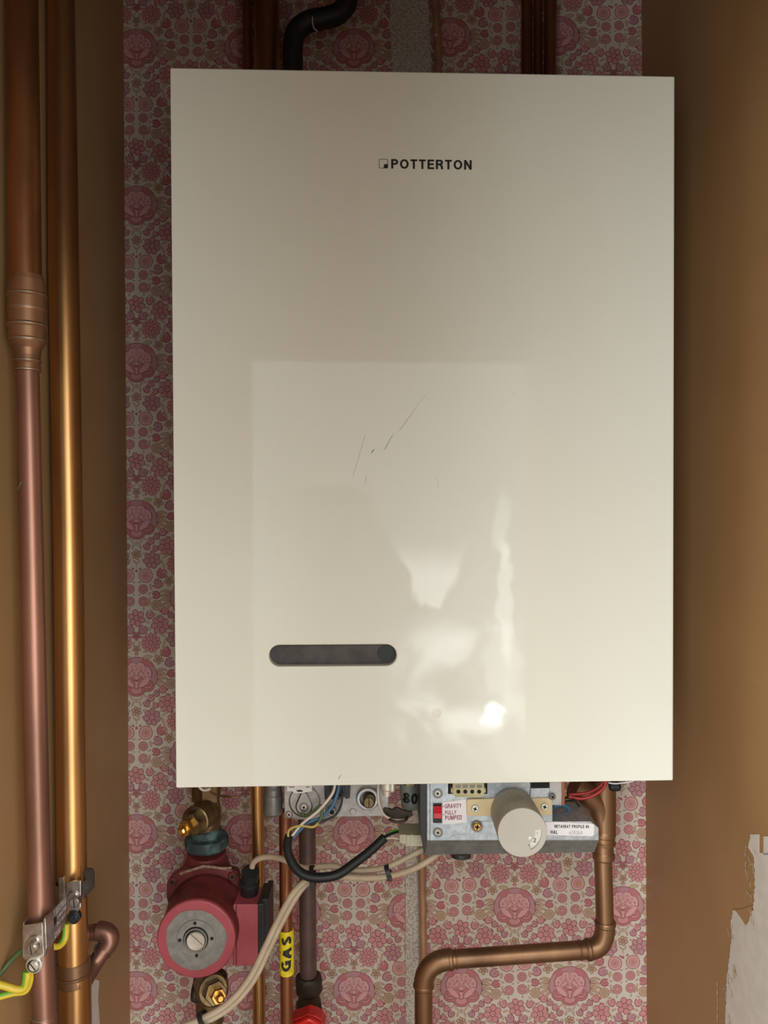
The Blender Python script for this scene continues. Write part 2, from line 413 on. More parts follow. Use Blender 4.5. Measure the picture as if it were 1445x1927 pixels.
    both(leaf, 150, -735, 40, 16, 20, 'tn', rotarg=2); both(leaf, 185, -640, 36, 14, -70, 'gt', rotarg=2)
    both(leaf, 560, -385, 44, 13, -70, 'ct', rotarg=2); both(leaf, 690, -395, 22, 16, 40, 'dp', 'ol', rotarg=2)
    both(leaf, 400, -610, 40, 13, 40, 'tn', rotarg=2)
    for x, y, L_, w_, r_ in ((90, -530, 32, 13, 40), (285, -590, 30, 12, -20), (420, -760, 34, 13, 60), (250, -830, 30, 12, 80), (620, -600, 30, 13, 20), (560, -250, 30, 12, 70), (700, -210, 24, 12, 0), (560, -60, 28, 12, 30), (540, 170, 30, 12, -30), (430, 240, 32, 13, 20), (330, 300, 32, 12, 35), (260, 370, 32, 12, 50), (200, 440, 30, 12, 40), (90, 560, 26, 12, 60), (640, 150, 24, 12, 90), (700, -40, 18, 10, 0), (110, -330, 30, 12, 0), (240, -320, 34, 13, 30), (440, -270, 28, 12, 60)):
        both(leaf, x, y, L_, w_, r_, 'tn' if (x+y) % 3 else 'gt', rotarg=2)
    for x, y in ((415, 175), (600, -455), (0, -690), (250, -600), (445, 250)): both(lambda x_, y_: ob(0, 'dp', x_, y_, 17, 17, 8), x, y)
    for (x, y, L, r, b) in ((255, -60, 170, -50, 75), (265, -40, 150, -25, 60), (265, -20, 130, -5, 50), (270, 40, 165, -35, 60), (262, 60, 150, -10, 55), (250, 90, 120, 10, 50)):
        for sgn in (1, -1):
            if sgn == 1: curl(x, y, L, r, b)
            else: curl(-x, y, L, 180-r, -b)
    # --- lotus
    def arcblob(l, c, x, y, rx, ry, rot): ob(l, c, x, y, rx, ry, 14, rot)
    arcblob(0, 'mv', 0, -205, 125, 62, 0)
    both(lambda x, y, r: ob(0, 'dp', x, y, 110, 58, 14, r), 148, -165, 35, rotarg=0)
    both(lambda x, y, r: ob(0, 'mv', x, y, 66, 135, 14, r), 218, -20, -8, rotarg=0)
    both(lambda x, y, r: ob(0, 'dp', x, y, 100, 95, 14, r), 150, 118, 0, rotarg=0)
    both(lambda x, y, r: ob(2, 'pk', x, y, 74, 70, 12, r), 152, 108, 0, rotarg=0)
    both(lambda x, y, r: ob(4, 'dp', x, y, 46, 44, 10, r), 156, 100, 0, rotarg=0)
    ob(0, 'dp', 0, 190, 120, 88, 16); ob(2, 'pk', 0, 188, 88, 62, 14)
    ob(4, 'dp', 0, 70, 172, 95, 16)
    body = [(-210, 10), (-215, -60), (-185, -120), (-120, -140), (-95, -185), (-40, -195), (0, -172), (40, -195), (95, -185), (120, -140), (185, -120), (215, -60), (210, 10), (150, 40), (75, 20), (0, 62), (-75, 20), (-150, 40)]
    opoly(6, 'lp', body)
    both(lambda x, y, r: leaf(x, y, 118, 40, r, 'lp', 'ol', 8), 112, 78, -43, rotarg=0)
    opoly(9, 'lp', [(-34, 60), (34, 60), (13, 100), (17, 175), (-17, 175), (-13, 100)])
    for x, y, r in ((0, -140, 22), (62, -128, 18), (116, -88, 21), (52, -84, 16), (158, -42, 17), (96, -40, 17), (30, -48, 15), (0, -92, 18), (0, 22, 30), (48, 4, 16), (118, -2, 14), (165, 2, 12), (70, -66, 12), (34, -14, 13), (78, 10, 12), (0, -18, 18)):
        for sx in ((1, -1) if x else (1,)): ob(10, 'pk' if r < 18 else 'lp', sx*x, y, r, r, 8, 0, 'ol', 5)
    V = []; Fc = []; MI = []; si = 0
    U = PX/7.217
    def strip(xl, xr, zb, zt, ax, az, colstep, rowstep, rot):
        nonlocal si
        V.extend([(xl, WALLY, zb), (xr, WALLY, zb), (xr, WALLY, zt), (xl, WALLY, zt)]); n = len(V)
        Fc.append((n-4, n-3, n-2, n-1)); MI.append(0)
        ca, sa = math.cos(rot), math.sin(rot)
        for row in range(-40, 41):
            for c in range(-12, 13):
                ox = c*colstep+(colstep/2 if row % 2 else 0); oz = row*rowstep
                X = ax+ox*ca-oz*sa; Z = az+ox*sa+oz*ca
                if X < xl-.10 or X > xr+.10 or Z < zb-.14 or Z > zt+.14: continue
                for (l, ci, pts) in shapes:
                    q = [(X+x*U, Z-y*U) for x, y in pts]
                    if max(p[0] for p in q) <= xl or min(p[0] for p in q) >= xr or max(p[1] for p in q) <= zb or min(p[1] for p in q) >= zt: continue
                    n = len(V); si += 1; yy = WALLY-.00004*(l+1)-(si % 29)*.0000013
                    V.extend([(min(max(a, xl), xr), yy, min(max(b, zb), zt)) for a, b in q])
                    Fc.append(tuple(range(n+len(q)-1, n-1, -1)) if False else tuple(range(n, n+len(q)))); MI.append(ci)
    A = P(666, 1864, 1.13); B = P(868, 1857, 1.13)
    xm = P(763, 0, 1.13).x
    strip(-.398, xm, -1.2, .80, A.x, A.z, 204.5*PX, 147.8*PX, 0.0)
    strip(xm, .402, -1.2, .80, B.x, B.z, 204*PX, 149*PX, .012)
    me = bpy.data.meshes.new('wall_back'); me.from_pydata(V, [], Fc)
    for m in mats: me.materials.append(m)
    me.polygons.foreach_set('material_index', MI); me.update()
    o = link('wall_back', me); tag(o, kind='structure', label='back wall of the cupboard papered in pink and beige retro flowers', cat='wall')
build_wallpaper()

# ================================================================== ROOM SHELL
def wallx(a, b):         # plane x = a + b z
    return Plane((a, 0, 0), (1, 0, -b))
WL = wallx(-.39065, -.00675); WR = wallx(.3951, -.0051)
def sidewall(name, a, b, y0, y1, sgn, label):
    m = MB().use(M_wallp)
    zb, zt = -1.2, .80; t = .03*sgn
    q = [(a+b*zb, y0, zb), (a+b*zb, y1, zb), (a+b*zt, y1, zt), (a+b*zt, y0, zt)]
    m.prism(q, (t, 0, 0))
    return m, label
mb, _ = sidewall('wall_left', -.39065, -.00675, 0.0, -1.2, -1, '')
# little bare strip of white low down behind the copper pipes
mb.use(M_white); mb.flat([(172, 1840), (186, 1846), (184, 1880), (188, 1935), (168, 1935)], WL.at, .0004)
o = mb.build('wall_left'); tag(o, 'left side wall of the cupboard painted brown behind the copper pipes', 'wall', kind='structure')
mb, _ = sidewall('wall_right', .3951, -.0051, 0.0, -1.2, 1, '')
random.seed(3)
edge = [(1413, 1570), (1408, 1594), (1418, 1612), (1418, 1640), (1421, 1660), (1418, 1690), (1417, 1712), (1411, 1738), (1406, 1742), (1401, 1737), (1389, 1718), (1378, 1712), (1375, 1735), (1377, 1758), (1374, 1790), (1370, 1820), (1368, 1845), (1367, 1870), (1366, 1900), (1364, 1945)]
pts = []
for i in range(len(edge)-1):
    a, b = edge[i], edge[i+1]
    for k in range(3):
        t = k/3; j = random.uniform(-1.3, 1.3) if k else 0
        pts.append((a[0]+(b[0]-a[0])*t+j, a[1]+(b[1]-a[1])*t))
pts.append(edge[-1])
full = [(1430, 1569), (1434, 1600), (1440, 1612), (1440, 1576), (1447, 1572), (1500, 1575), (1500, 1945)]
mb.use(M_white)
LE = [(1570, 1413), (1594, 1408), (1612, 1418), (1660, 1421), (1711.9, 1418), (1712, 1379), (1735, 1376), (1758, 1377), (1790, 1374), (1845, 1368), (1900, 1366), (1945, 1364), (2300, 1362)]
def left(y):
    for (y0, x0), (y1, x1) in zip(LE[:-1], LE[1:]):
        if y0 <= y <= y1: return x0+(x1-x0)*(y-y0)/(y1-y0)
    return LE[-1][1]
rows = [1570+i*3.5 for i in range(200)]; xs = [left(y)+random.uniform(-1.2, 1.2) for y in rows]
for i in range(len(rows)-1):
    y0, y1, x0, x1 = rows[i], rows[i+1], xs[i], xs[i+1]
    if y0 < 1712 <= y1: x1 = x0
    if y1 < 1607:
        mb.flat([(x0, y0), (1430, y0), (1430, y1), (x1, y1)], WR.at, .0004); mb.flat([(1437, y0+4), (1750, y0+4), (1750, y1+4), (1437, y1+4)], WR.at, .0004)
    else: mb.flat([(x0, y0), (1750, y0), (1750, y1), (x1, y1)], WR.at, .0004)
mb.use(M_wallp); mb.flat([(1380, 1709), (1390, 1712), (1417, 1704), (1410, 1734), (1404, 1742), (1398, 1732), (1388, 1718)], WR.at, .0006)
mb.use(M_scuff)
for i in range(34):
    y = random.uniform(1590, 1930); x = 1409 if y < 1740 else 1372
    x += random.uniform(-8, 12); L = random.uniform(8, 24); dx = random.uniform(-2, 7)
    mb.flat([(x, y), (x+1.6, y), (x+dx+1.2, y+L), (x+dx, y+L)], WR.at, .0007)
for y in range(1845, 1925, 16): mb.flat([(1350+random.uniform(-1, 1), y), (1352, y), (1351, y+14), (1349.5, y+14)], WR.at, .0006)
o = mb.build('wall_right'); tag(o, 'right side wall of the cupboard painted brown with a patch of bare white low down', 'wall', kind='structure')
mb = MB().use(M_ceil); mb.prism([(-.43, 0, .80), (.43, 0, .80), (.43, -1.2, .80), (-.43, -1.2, .80)], (0, 0, .03))  # unseen ceiling, lowered and darkened to keep light off the upper back wall
tag(mb.build('ceiling'), 'unseen cupboard ceiling above the boiler, set low and dark to cut bounced light', 'ceiling', kind='structure')
mb = MB().use(M_wallp); mb.prism([(-.43, -1.2, .325), (.43, -1.2, .325), (.43, -1.2, .80), (-.43, -1.2, .80)], (0, -.04, 0))
tag(mb.build('trim_1'), 'header panel over the cupboard opening', 'trim', kind='structure')
mb = MB().use(M_wallp); mb.prism([(-.43, -1.2, -1.2), (-.245, -1.2, -1.2), (-.245, -1.2, .325), (-.43, -1.2, .325)], (0, -.04, 0))
tag(mb.build('trim_3'), 'narrow jamb at the left of the cupboard opening', 'trim', kind='structure')
mb = MB().use(M_ceil); mb.prism([(-.43, 0, -1.2), (.43, 0, -1.2), (.43, -1.2, -1.2), (-.43, -1.2, -1.2)], (0, 0, -.03))
tag(mb.build('floor'), 'cupboard floor below the pipes', 'floor', kind='structure')
# bare lining strip left between the two drops of wallpaper
mb = MB().use(M_strip)
sp = [(732, -25), (805, -25), (812, 140), (791, 1500), (791, 2440), (764, 2440), (763, 1500), (738, 140)]
mb.prism([P(x, y, 1.1275) for x, y in sp], (0, .0024, 0))
tag(mb.build('trim_2'), 'rough pale strip of bare lining running up the wall between the drops of pink wallpaper', 'trim', kind='structure')

# ================================================================== BOILER
dTL, dTR, dBL = .814, .8325, .826
c0, c1, c2 = P(320, 127, dTL), P(1270, 143, dTR), P(331, 1483, dBL)
FP = Plane(c0, (c1-c0).cross(c2-c0)); N = FP.n
corner = [FP.at(320, 127), FP.at(1270, 143), FP.at(1267, 1469), FP.at(331, 1483)]
boiler = thing('wall_boiler', 'large cream enamelled wall-hung boiler filling the cupboard above the pump and pipes', 'boiler', (0, -.065, corner[3].z))
mb = MB().use(M_case); mb.prism([corner[0], corner[3], corner[2], corner[1]], -N*.232)
case = mb.build('casing', boiler)
def stadium(x0, x1, yc, r, n=14, tilt=0):
    o = []
    for k in range(n+1): a = math.radians(-90+180*k/n); o.append((x1-r+r*math.cos(a), yc+tilt+r*math.sin(a)))
    for k in range(n+1): a = math.radians(90+180*k/n); o.append((x0+r+r*math.cos(a), yc-tilt+r*math.sin(a)))
    return o
st = stadium(506, 746, 1233.5, 20, tilt=-.6)
cut = MB().use(M_case); cut.prism([FP.at(x, y, .01) for x, y in st], -N*.034); cut = cut.build('cut')
bpy.context.view_layer.update()
bo = case.modifiers.new('b', 'BOOLEAN'); bo.object = cut; bo.operation = 'DIFFERENCE'; bo.solver = 'EXACT'
bv = case.modifiers.new('bev', 'BEVEL'); bv.width = .0016; bv.segments = 3; bv.limit_method = 'ANGLE'; bv.angle_limit = math.radians(40)
bpy.context.view_layer.update()
dg = bpy.context.evaluated_depsgraph_get()
me = bpy.data.meshes.new_from_object(case.evaluated_get(dg)); case.modifiers.clear(); case.data = me
bpy.data.objects.remove(cut)
mb = MB().use(M_slot); mb.prism([FP.at(x, y, -.010) for x, y in st], -N*.006)
slot = mb.build('viewing_slot', boiler); slot['label'] = 'dark rounded slot in the cream front'
mb = MB().use(M_dark); ring = circ(727, 1233, 17, 24); mb.prism([FP.at(x, y, -.0094) for x, y in ring], -N*.0008)
mb.build('sight_glass', slot)
mb = MB().use(M_ink)
mb.add(*text_shape('POTTERTON', (736, 299.5, 887.5, 317.5), FP.at, .0003, bold=.022, space=1.06, shear=.014))
lt = mb.build('brand_lettering', case)
mb = MB().use(M_ink)
def ringpoly(mb, outer, inner, mp, off):
    n = len(outer); vs = [mp(x, y, off) for x, y in outer]+[mp(x, y, off) for x, y in inner]
    mb.add(vs, [(i, (i+1) % n, (i+1) % n+n, i+n) for i in range(n)])
ringpoly(mb, rrect(713, 299.5, 730, 317, 2.2), rrect(713.9, 300.4, 729.1, 316.1, 1.6), FP.at, .0003)
mb.flat([(722, 316.5), (722, 311), (724, 309), (729.4, 308.8), (729.6, 315), (728, 316.6)], FP.at, .0003)
mb.build('brand_emblem', case)
# scratches and scuffs of the enamel
M_scr = mat('enamel_scratch', (.62, .60, .53, 1), .5); M_scr2 = mat('enamel_chip', (.2, .18, .15, 1), .6); M_stain = mat('yellow_stain', (.76, .71, .57, 1), .4, coat=.6)
for m_, q in ([(M_scr, q) for q in ([(687, 817), (688, 817), (665, 896), (664, 896)], [(800, 742), (801, 742), (752, 811), (751, 810)], [(820, 895), (820.6, 895), (826, 918), (825.4, 918)], [(963, 739.5), (968, 738.6), (968, 739.3), (963, 740.2)], [(689, 893), (690, 893), (687, 911), (686.3, 911)], [(739, 817), (740, 818), (728, 841), (723, 847), (722, 846)])]
              + [(M_scr2, q) for q in ([(698, 853), (700, 849), (703, 846), (705, 846), (702, 849), (699, 853)], [(636, 1466), (641, 1458), (641.8, 1458.5), (637, 1466.5)])]):
    mb = MB().use(m_); mb.flat(q, FP.at, .0002); mb.build('scratch_mark', case)
mb = MB().use(M_stain); mb.flat(circ(822, 1342, 9, 20), FP.at, .0002); mb.build('brown_stain', case)
# hanging frame between casing and wall (steel rails)
for x in (-.235, .235):
    mb = MB().use(M_steel_d); mb.prism([(x, -.078, .30), (x+.02, -.078, .30), (x+.02, -.078, .44), (x, -.078, .44)], (0, .0775, 0)); mb.build('hanging_bracket', boiler)

# ================================================================== screws
def screw(mb, cx, cy, r, d, kind='cross', m=M_screw, cup=None, rot=20):
    if cup: mb.use(cup[0]); disc(mb, cx, cy, cup[1], d+.0006, .0012, 24)
    mb.use(m); disc(mb, cx, cy, r, d-.002, .003, 24)
    mb.use(M_hole); mp = yplane(d-.002).at
    a = math.radians(rot); L = r*.55 if kind == 'cross' else r*.9; w = r*.16 if kind == 'cross' else r*.10
    for k in range(2 if kind == 'cross' else 1):
        ca, sa = math.cos(a+k*math.pi/2), math.sin(a+k*math.pi/2)
        mb.flat([(cx+L*ca-w*sa, cy+L*sa+w*ca), (cx+L*ca+w*sa, cy+L*sa-w*ca), (cx-L*ca+w*sa, cy-L*sa-w*ca), (cx-L*ca-w*sa, cy-L*sa+w*ca)], mp, .0003)

# ================================================================== CONTROL BOX
D = .870
cb = thing('control_box', 'galvanised steel control box with a big round knob under the right of the boiler', 'control box', P(960, 1608, .93))
mb = MB().use(M_steel)
plate(mb, [(803, 1462), (1058, 1462), (1058, 1516), (1040, 1516), (1040, 1546), (1112, 1546), (1127, 1558), (1127, 1582), (803, 1582)], D+.003, .06)
o = mb.build('housing', cb, .0008)
mb = MB().use(M_steel_d)      # folded lower lip, sloping back under the box
a = [P(803, 1582, D+.003), P(1127, 1582, D+.003)]
lo = [P(1118, 1604, D+.016), P(797, 1609, D+.016)]
mb.prism([a[0], a[1], lo[0], lo[1]], (0, .01, .002))
mb.build('lower_lip', cb, .0005)
mb = MB().use(M_blk); plate(mb, [(790, 1466), (804, 1466), (804, 1584), (798, 1608), (790, 1560)], D+.006, .05)
mb.build('side_panel', cb, .0006)
mb = MB().use(M_steel)       # raised front plate with stepped lower edge
plate(mb, [(809, 1462), (998, 1462), (998, 1546), (886, 1546), (885, 1570), (852, 1572), (840, 1582), (809, 1582)], D, .0028)
plate(mb, [(998, 1484), (1036, 1483), (1036, 1504), (998, 1504)], D-.002, .0045)
mb.build('front_plate', cb, .0005)
mb = MB().use(M_alu); plate(mb, rrect(1034, 1455, 1057, 1515, 5), D-.003, .006)
mb.use(M_cu_gas); plate(mb, rect(1057, 1462, 1063, 1516), D-.002, .01)
mb.build('end_bracket', cb, .0005)
mb = MB().use(M_hole); plate(mb, rect(999, 1474, 1034, 1482), D-.0006, .001); mb.build('cutout', cb)
mb = MB().use(M_hole); plate(mb, rect(843, 1474, 917, 1494), D-.0004, .0008)
mb.build('cutout', cb)
for (x, y) in ((823.5, 1493.5), (824, 1567)):
    mb = MB(); screw(mb, x, y, 6.2, D-.0015, 'cross', M_screw, (M_steel_d, 9.5)); mb.use(M_screw)
    ringc = disc(mb, x, y, 8.8, D-.0006, .0006); mb.build('screw', cb)
mb = MB(); screw(mb, 898, 1556.6, 8, D-.0045, 'cross', M_brass_b, None, 10); mb.use(M_steel_d); disc(mb, 898, 1556.6, 10.5, D-.0002, .001)
mb.use(M_brass_b); disc(mb, 898, 1556.6, 7, D-.002, .004)
s_ = mb.build('screw', cb); s_['label'] = 'brass coloured screw below the switch label'
mb = MB(); screw(mb, 1040, 1500, 6, D-.005, 'cross', M_alu_d); mb.build('screw', cb)
# rocker switch
mb = MB().use(M_dark); plate(mb, rect(815, 1512.5, 831.5, 1549), D-.0016, .0018)
sw = mb.build('selector_switch', cb, .0003)
mb = MB().use(M_redsw); mb.prism([P(816, 1518, D-.0055), P(831, 1518, D-.0055), P(831, 1530, D-.0028), P(816, 1530, D-.0028)], (0, .003, 0))
mb.prism([P(816, 1530.5, D-.003), P(831, 1530.5, D-.003), P(831, 1540.5, D-.004), P(816, 1540.5, D-.004)], (0, .003, 0))
r_ = mb.build('rocker', sw, .0003); r_['label'] = 'red rocker of the selector switch'
# gravity / fully pumped label
mb = MB().use(M_lab); lp = yplane(D-.0006)
mb.prism([lp.at(x, y) for x, y in ((832.5, 1510), (878, 1503.5), (878.5, 1548), (833, 1551.5))], (0, .0004, 0))
lb = mb.build('switch_label', cb); lb['label'] = 'white sticker with red print beside the red switch'
mb = MB().use(M_labtxt)
mb.add(*text_shape('GRAVITY', (837, 1512.8, 868, 1521), lp.at, .0003, bold=.012, shear=-.03))
mb.add(*text_shape('FULLY', (837.5, 1525.3, 858.5, 1533), lp.at, .0003, bold=.012, shear=-.03))
mb.add(*text_shape('PUMPED', (837.5, 1534.8, 869, 1543), lp.at, .0003, bold=.012, shear=-.03))
mb.flat(rect(833, 1517, 836, 1518.2), lp.at, .0003); mb.flat(rect(833, 1532.6, 836, 1533.8), lp.at, .0003)
mb.build('label_print', lb)
# cream 4-way connector
mb = MB().use(M_conn)
plate(mb, rect(852, 1474, 911, 1497), D-.008, .009); plate(mb, rect(848.5, 1484, 914, 1492), D-.006, .006); plate(mb, rect(857, 1497, 908, 1500.5), D-.005, .005)
mb.use(M_steel_d)
for k in range(4): plate(mb, rect(857+k*13.5, 1477, 866.5+k*13.5, 1483), D-.0083, .0006)
mb.use(M_hole)
for k in range(4): disc(mb, 862.5+k*13, 1490, 3.9, D-.0084, .0008, 16)
c_ = mb.build('terminal_connector', cb, .0003); c_['label'] = 'cream four-way terminal connector'
# knob mounting strap
mb = MB().use(M_cream); plate(mb, [(880, 1504.5), (1032, 1502), (1039, 1506), (1039, 1532), (1037, 1534), (879, 1536), (878, 1510)], D-.0045, .0045)
ks = mb.build('knob_strap', cb, .0006); ks['label'] = 'cream strap behind the knob'
for (x, y) in ((894, 1522.5), (1025, 1518.8)):
    mb = MB(); screw(mb, x, y, 7, D-.0055, 'cross'); mb.build('screw', ks)
# round knob
dk = .808
ck = P(983, 1567, dk); rk = S(47, dk); L = (D-.004)-dk
mb = MB().use(M_knob_shade)
n = 96; p0 = ck+Vector((0, L, 0))
def kring(t, r, rib=0): return [p0+Vector((math.cos(2*math.pi*k/n)*(r-rib*(k % 2)), -t, math.sin(2*math.pi*k/n)*(r-rib*(k % 2)))) for k in range(n)]
rings = [kring(0, rk*.97), kring(L*.3, rk*.975, .0004), kring(L*.42, rk*.985, .0011), kring(L-.003, rk, .0011), kring(L-.0012, rk*.995, .0008)]
vs = [v for r in rings for v in r]; fs = []
for i in range(len(rings)-1):
    for k in range(n): fs.append((i*n+k, i*n+(k+1) % n, (i+1)*n+(k+1) % n, (i+1)*n+k))
mb.add(vs, fs, False)
mb.use(M_knob)
r5 = kring(L-.0004, rk*.985); r6 = kring(L, rk*.97)
mb.add(rings[-1]+r5+r6, [(k, (k+1) % n, (k+1) % n+n, k+n) for k in range(n)]+[(k+n, (k+1) % n+n, (k+1) % n+2*n, k+2*n) for k in range(n)], True)
# face = disc with an arc-shaped window (polar grid)
def ang(k): return 2*math.pi*k/n
A0, A1 = -math.radians(64), math.radians(8)        # window from lower middle to right
ri, ro = rk*.50, rk*.77
radii = [0.0001, rk*.3, ri, ro, rk*.97]
def inw(k, j): a = (ang(k)+math.pi) % (2*math.pi)-math.pi; return j == 2 and A0 <= a < A1
for j in range(4):
    for k in range(n):
        if inw(k, j): continue
        q = [(radii[j], ang(k)), (radii[j+1], ang(k)), (radii[j+1], ang(k+1)), (radii[j], ang(k+1))]
        mb.add([ck+Vector((r*math.cos(a), 0, r*math.sin(a))) for r, a in q], [(0, 1, 2, 3)], False)
for k in range(n):      # window walls
    if inw(k, 2):
        for r in (ri, ro):
            q = [(r, ang(k), 0), (r, ang(k+1), 0), (r, ang(k+1), .0022), (r, ang(k), .0022)]
            mb.add([ck+Vector((r_*math.cos(a), y, r_*math.sin(a))) for r_, a, y in q], [(0, 1, 2, 3)], False)
kn = mb.build('control_knob', cb); kn['label'] = 'big beige ribbed round knob'
mb = MB().use(M_dial)
mb.lathe(ck+Vector((0, .005, 0)), ck+Vector((0, .0022, 0)), [(0, rk*.9), (.0028, rk*.9)], 48)
kp = yplane(dk+.0022).at; kf = yplane(dk).at
mb.use(M_ink)
mb.add(*text_shape('2', (1003.5, 1577, 1008.5, 1584.5), kp, .0003)); mb.add(*text_shape('3', (992.5, 1588.5, 996.5, 1595.5), kp, .0003))
mb.flat([(1010.2, 1566.5), (1011, 1566.5), (1011, 1569), (1010.2, 1569)], kp, .0003)
mb.build('number_dial', kn)
mb = MB().use(M_lab); mb.flat(circ(997, 1576.5, 3, 16), kf, .0003); mb.build('pointer_dot', kn)
# data label
lp2 = yplane(D+.0024)
mb = MB().use(M_lab); mb.prism([lp2.at(x, y) for x, y in [(1020, 1546.5), (1113, 1549.5), (1118, 1552), (1118, 1570), (1115, 1573.5), (1020, 1571)]], (0, .0004, 0))
lb = mb.build('data_label', cb); lb['label'] = 'white sticker with black print right of the knob'
mb = MB().use(M_ink)
mb.add(*text_shape('NETAHEAT PROFILE 80', (1043, 1551.8, 1108, 1557.6), lp2.at, .0003, bold=.025, shear=.012))
mb.add(*text_shape('HAL', (1036, 1562.3, 1049, 1569), lp2.at, .0003, bold=.02, shear=.012))
mb.use(M_fade); mb.add(*text_shape('635260', (1071, 1563, 1096, 1570), lp2.at, .0003, shear=.012))
mb.build('label_print', lb)
mb = MB().use(M_blk); mb.lathe(P(867, 1610, D+.03)+Vector((0, 0, -.002)), P(867, 1595, D+.03), [(0, .008), (.002, .0125), (.008, .0125)], 28)
mb.build('cable_grommet', cb)

# ================================================================== GAS VALVE
G = .905
gv = thing('gas_valve', 'grey cast metal gas valve under the middle of the boiler', 'gas valve', P(573, 1543, G+.04))
mb = MB().use(M_alu)
plate(mb, [(534, 1462), (612, 1462), (612, 1530), (606, 1543), (558, 1543), (553, 1540), (535, 1540)], G, .045)
body = mb.build('valve_body', gv, .001)
mb = MB().use(M_alu); disc(mb, 573, 1508, 28.5, G-.003, .0035, 40); mb.use(M_dark)
cc = P(573, 1508, G); 
mb.lathe(cc+Vector((0, 0, 0)), cc+Vector((0, -.001, 0)), [(0, S(29.6, G)), (.0004, S(29.6, G))], 40)
mb.build('round_cover', gv)
mb = MB().use(M_alu_d)
def key(s, dx=0, dy=0):
    o = []
    for k in range(20):
        a = math.radians(-40+260*k/19); o.append((572+dx+14*s*math.cos(a), 1519+dy+14*s*math.sin(a)))
    for k in range(8):
        a = math.radians(200+140*k/7); o.append((572+dx+6.5*s*math.cos(a), 1500+dy+6.5*s*math.sin(a)))
    return o
def key(s, g=0):
    o = []
    for k in range(17):
        a = math.radians(-20+220*k/16); o.append((572+(14+g)*math.cos(a), 1518+(14+g)*math.sin(a)))
    for k in range(9):
        a = math.radians(195+150*k/8); o.append((572+(6.5+g)*math.cos(a), 1499+(6.5+g)*math.sin(a)))
    return o
mb.use(M_dark); plate(mb, key(1, 2.2), G-.0034, .0006)
mb.use(M_alu); plate(mb, key(1), G-.009, .006)
kb = mb.build('regulator_boss', gv, .0006)
for (x, y, r) in ((571.5, 1519.5, 6), (543.5, 1533.5, 5)):
    dd = G-.0095 if x > 560 else G-.0006
    mb = MB(); mb.use(M_alu_d); disc(mb, x, y, r*1.45, dd, .001); screw(mb, x, y, r, dd-.0008); mb.build('screw', gv)
mb = MB().use(M_lab); plate(mb, [(540, 1462), (587, 1462), (587, 1489), (575, 1491), (570, 1493), (553, 1492), (550, 1489), (540, 1489)], G-.008, .004)
mb.use(M_ink); lpl = yplane(G-.008).at
for x in (544.5, 548, 551.5, 576, 579.5): mb.flat(rect(x, 1480, x+2.2, 1482), lpl, .0003)
mb.flat([(557, 1487), (566, 1486), (570, 1488.5), (569, 1490), (560, 1490)], lpl, .0003)
mb.build('adjuster_cover', gv)
# left cylinder (inlet boss)
mb = MB().use(M_alu_d)
t0, t1 = P(513.5, 1462, G+.02), P(513.5, 1531, G+.02)
mb.lathe(t0, t1, [(0, .0118), (.009, .0118), (.014, .0108), (.020, .0108), (.022, .0120), ((t1-t0).length-.002, .0120), ((t1-t0).length, .0112)], 32)
mb.build('inlet_boss', gv)
# right hand plate
mb = MB().use(M_alu); plate(mb, [(606, 1462), (744, 1462), (744, 1490), (731, 1492), (731, 1524), (727, 1536), (612, 1538), (606, 1535)], G+.012, .008)
disc(mb, 664, 1528, 6.3, G+.0105, .002, 20); 
mb.build('mounting_plate', gv, .0008)
mb = MB().use(mat('turned_steel', (.46, .44, .43, 1), .3, .85))
c = P(692, 1500, G+.012); R = S(21.5, G)
mb.lathe(c, c+Vector((0, -1, 0)), [(0, R), (.006, R), (.007, R*.93), (.007, R*.72), (.001, R*.66)], 40, caps=False)
mb.use(M_alu_d); mb.lathe(c, c+Vector((0, -1, 0)), [(.0002, R*.7), (.0008, R*.7)], 40)
mb.build('socket_ring', gv)
mb = MB().use(M_brass); disc(mb, 694, 1511, 11.8, G-.006, .016, 28)
mb.use(M_hole); mb.flat([(693.3, 1502), (694.7, 1502), (694.7, 1520), (693.3, 1520)], yplane(G-.006).at, .0003)
pl = mb.build('slotted_plug', gv); pl['label'] = 'dull brass slotted plug in the bright ring'
mb = MB().use(M_blk)
plate(mb, [(611, 1462), (658, 1462), (658, 1502), (651, 1504), (648, 1500), (640, 1500), (640, 1504), (611, 1504)], G-.004, .02)
mb.use(M_hole); disc(mb, 640, 1497, 3, G-.0046, .001, 14); mb.use(M_blk); plate(mb, rect(622, 1466, 628, 1499), G-.007, .004); plate(mb, rect(644, 1466, 649, 1496), G-.007, .004)
mb.build('black_plug', gv, .0006)
mb = MB().use(M_alu_d); plate(mb, [(611, 1504), (640, 1504), (637, 1528), (628, 1536), (606, 1541), (606, 1520)], G+.006, .006); mb.use(M_alu); disc(mb, 624.5, 1529, 8.5, G-.001, .006); mb.use(M_hole); disc(mb, 624.5, 1529, 4.6, G-.0016, .001)
mb.build('lug', gv)
mb = MB().use(M_screw); a, b = P(728, 1462, G+.004), P(728, 1497, G+.004)
mb.lathe(a, b, [(0, .0075), (.014, .0075), (.016, .0055), ((b-a).length, .005)], 24); mb.use(M_screw); a, b = P(738, 1462, G), P(738, 1490, G)
mb.lathe(a, b, [(0, .004), ((b-a).length-.002, .004), ((b-a).length, .003)], 20)
mb.build('pressure_tapping', gv)

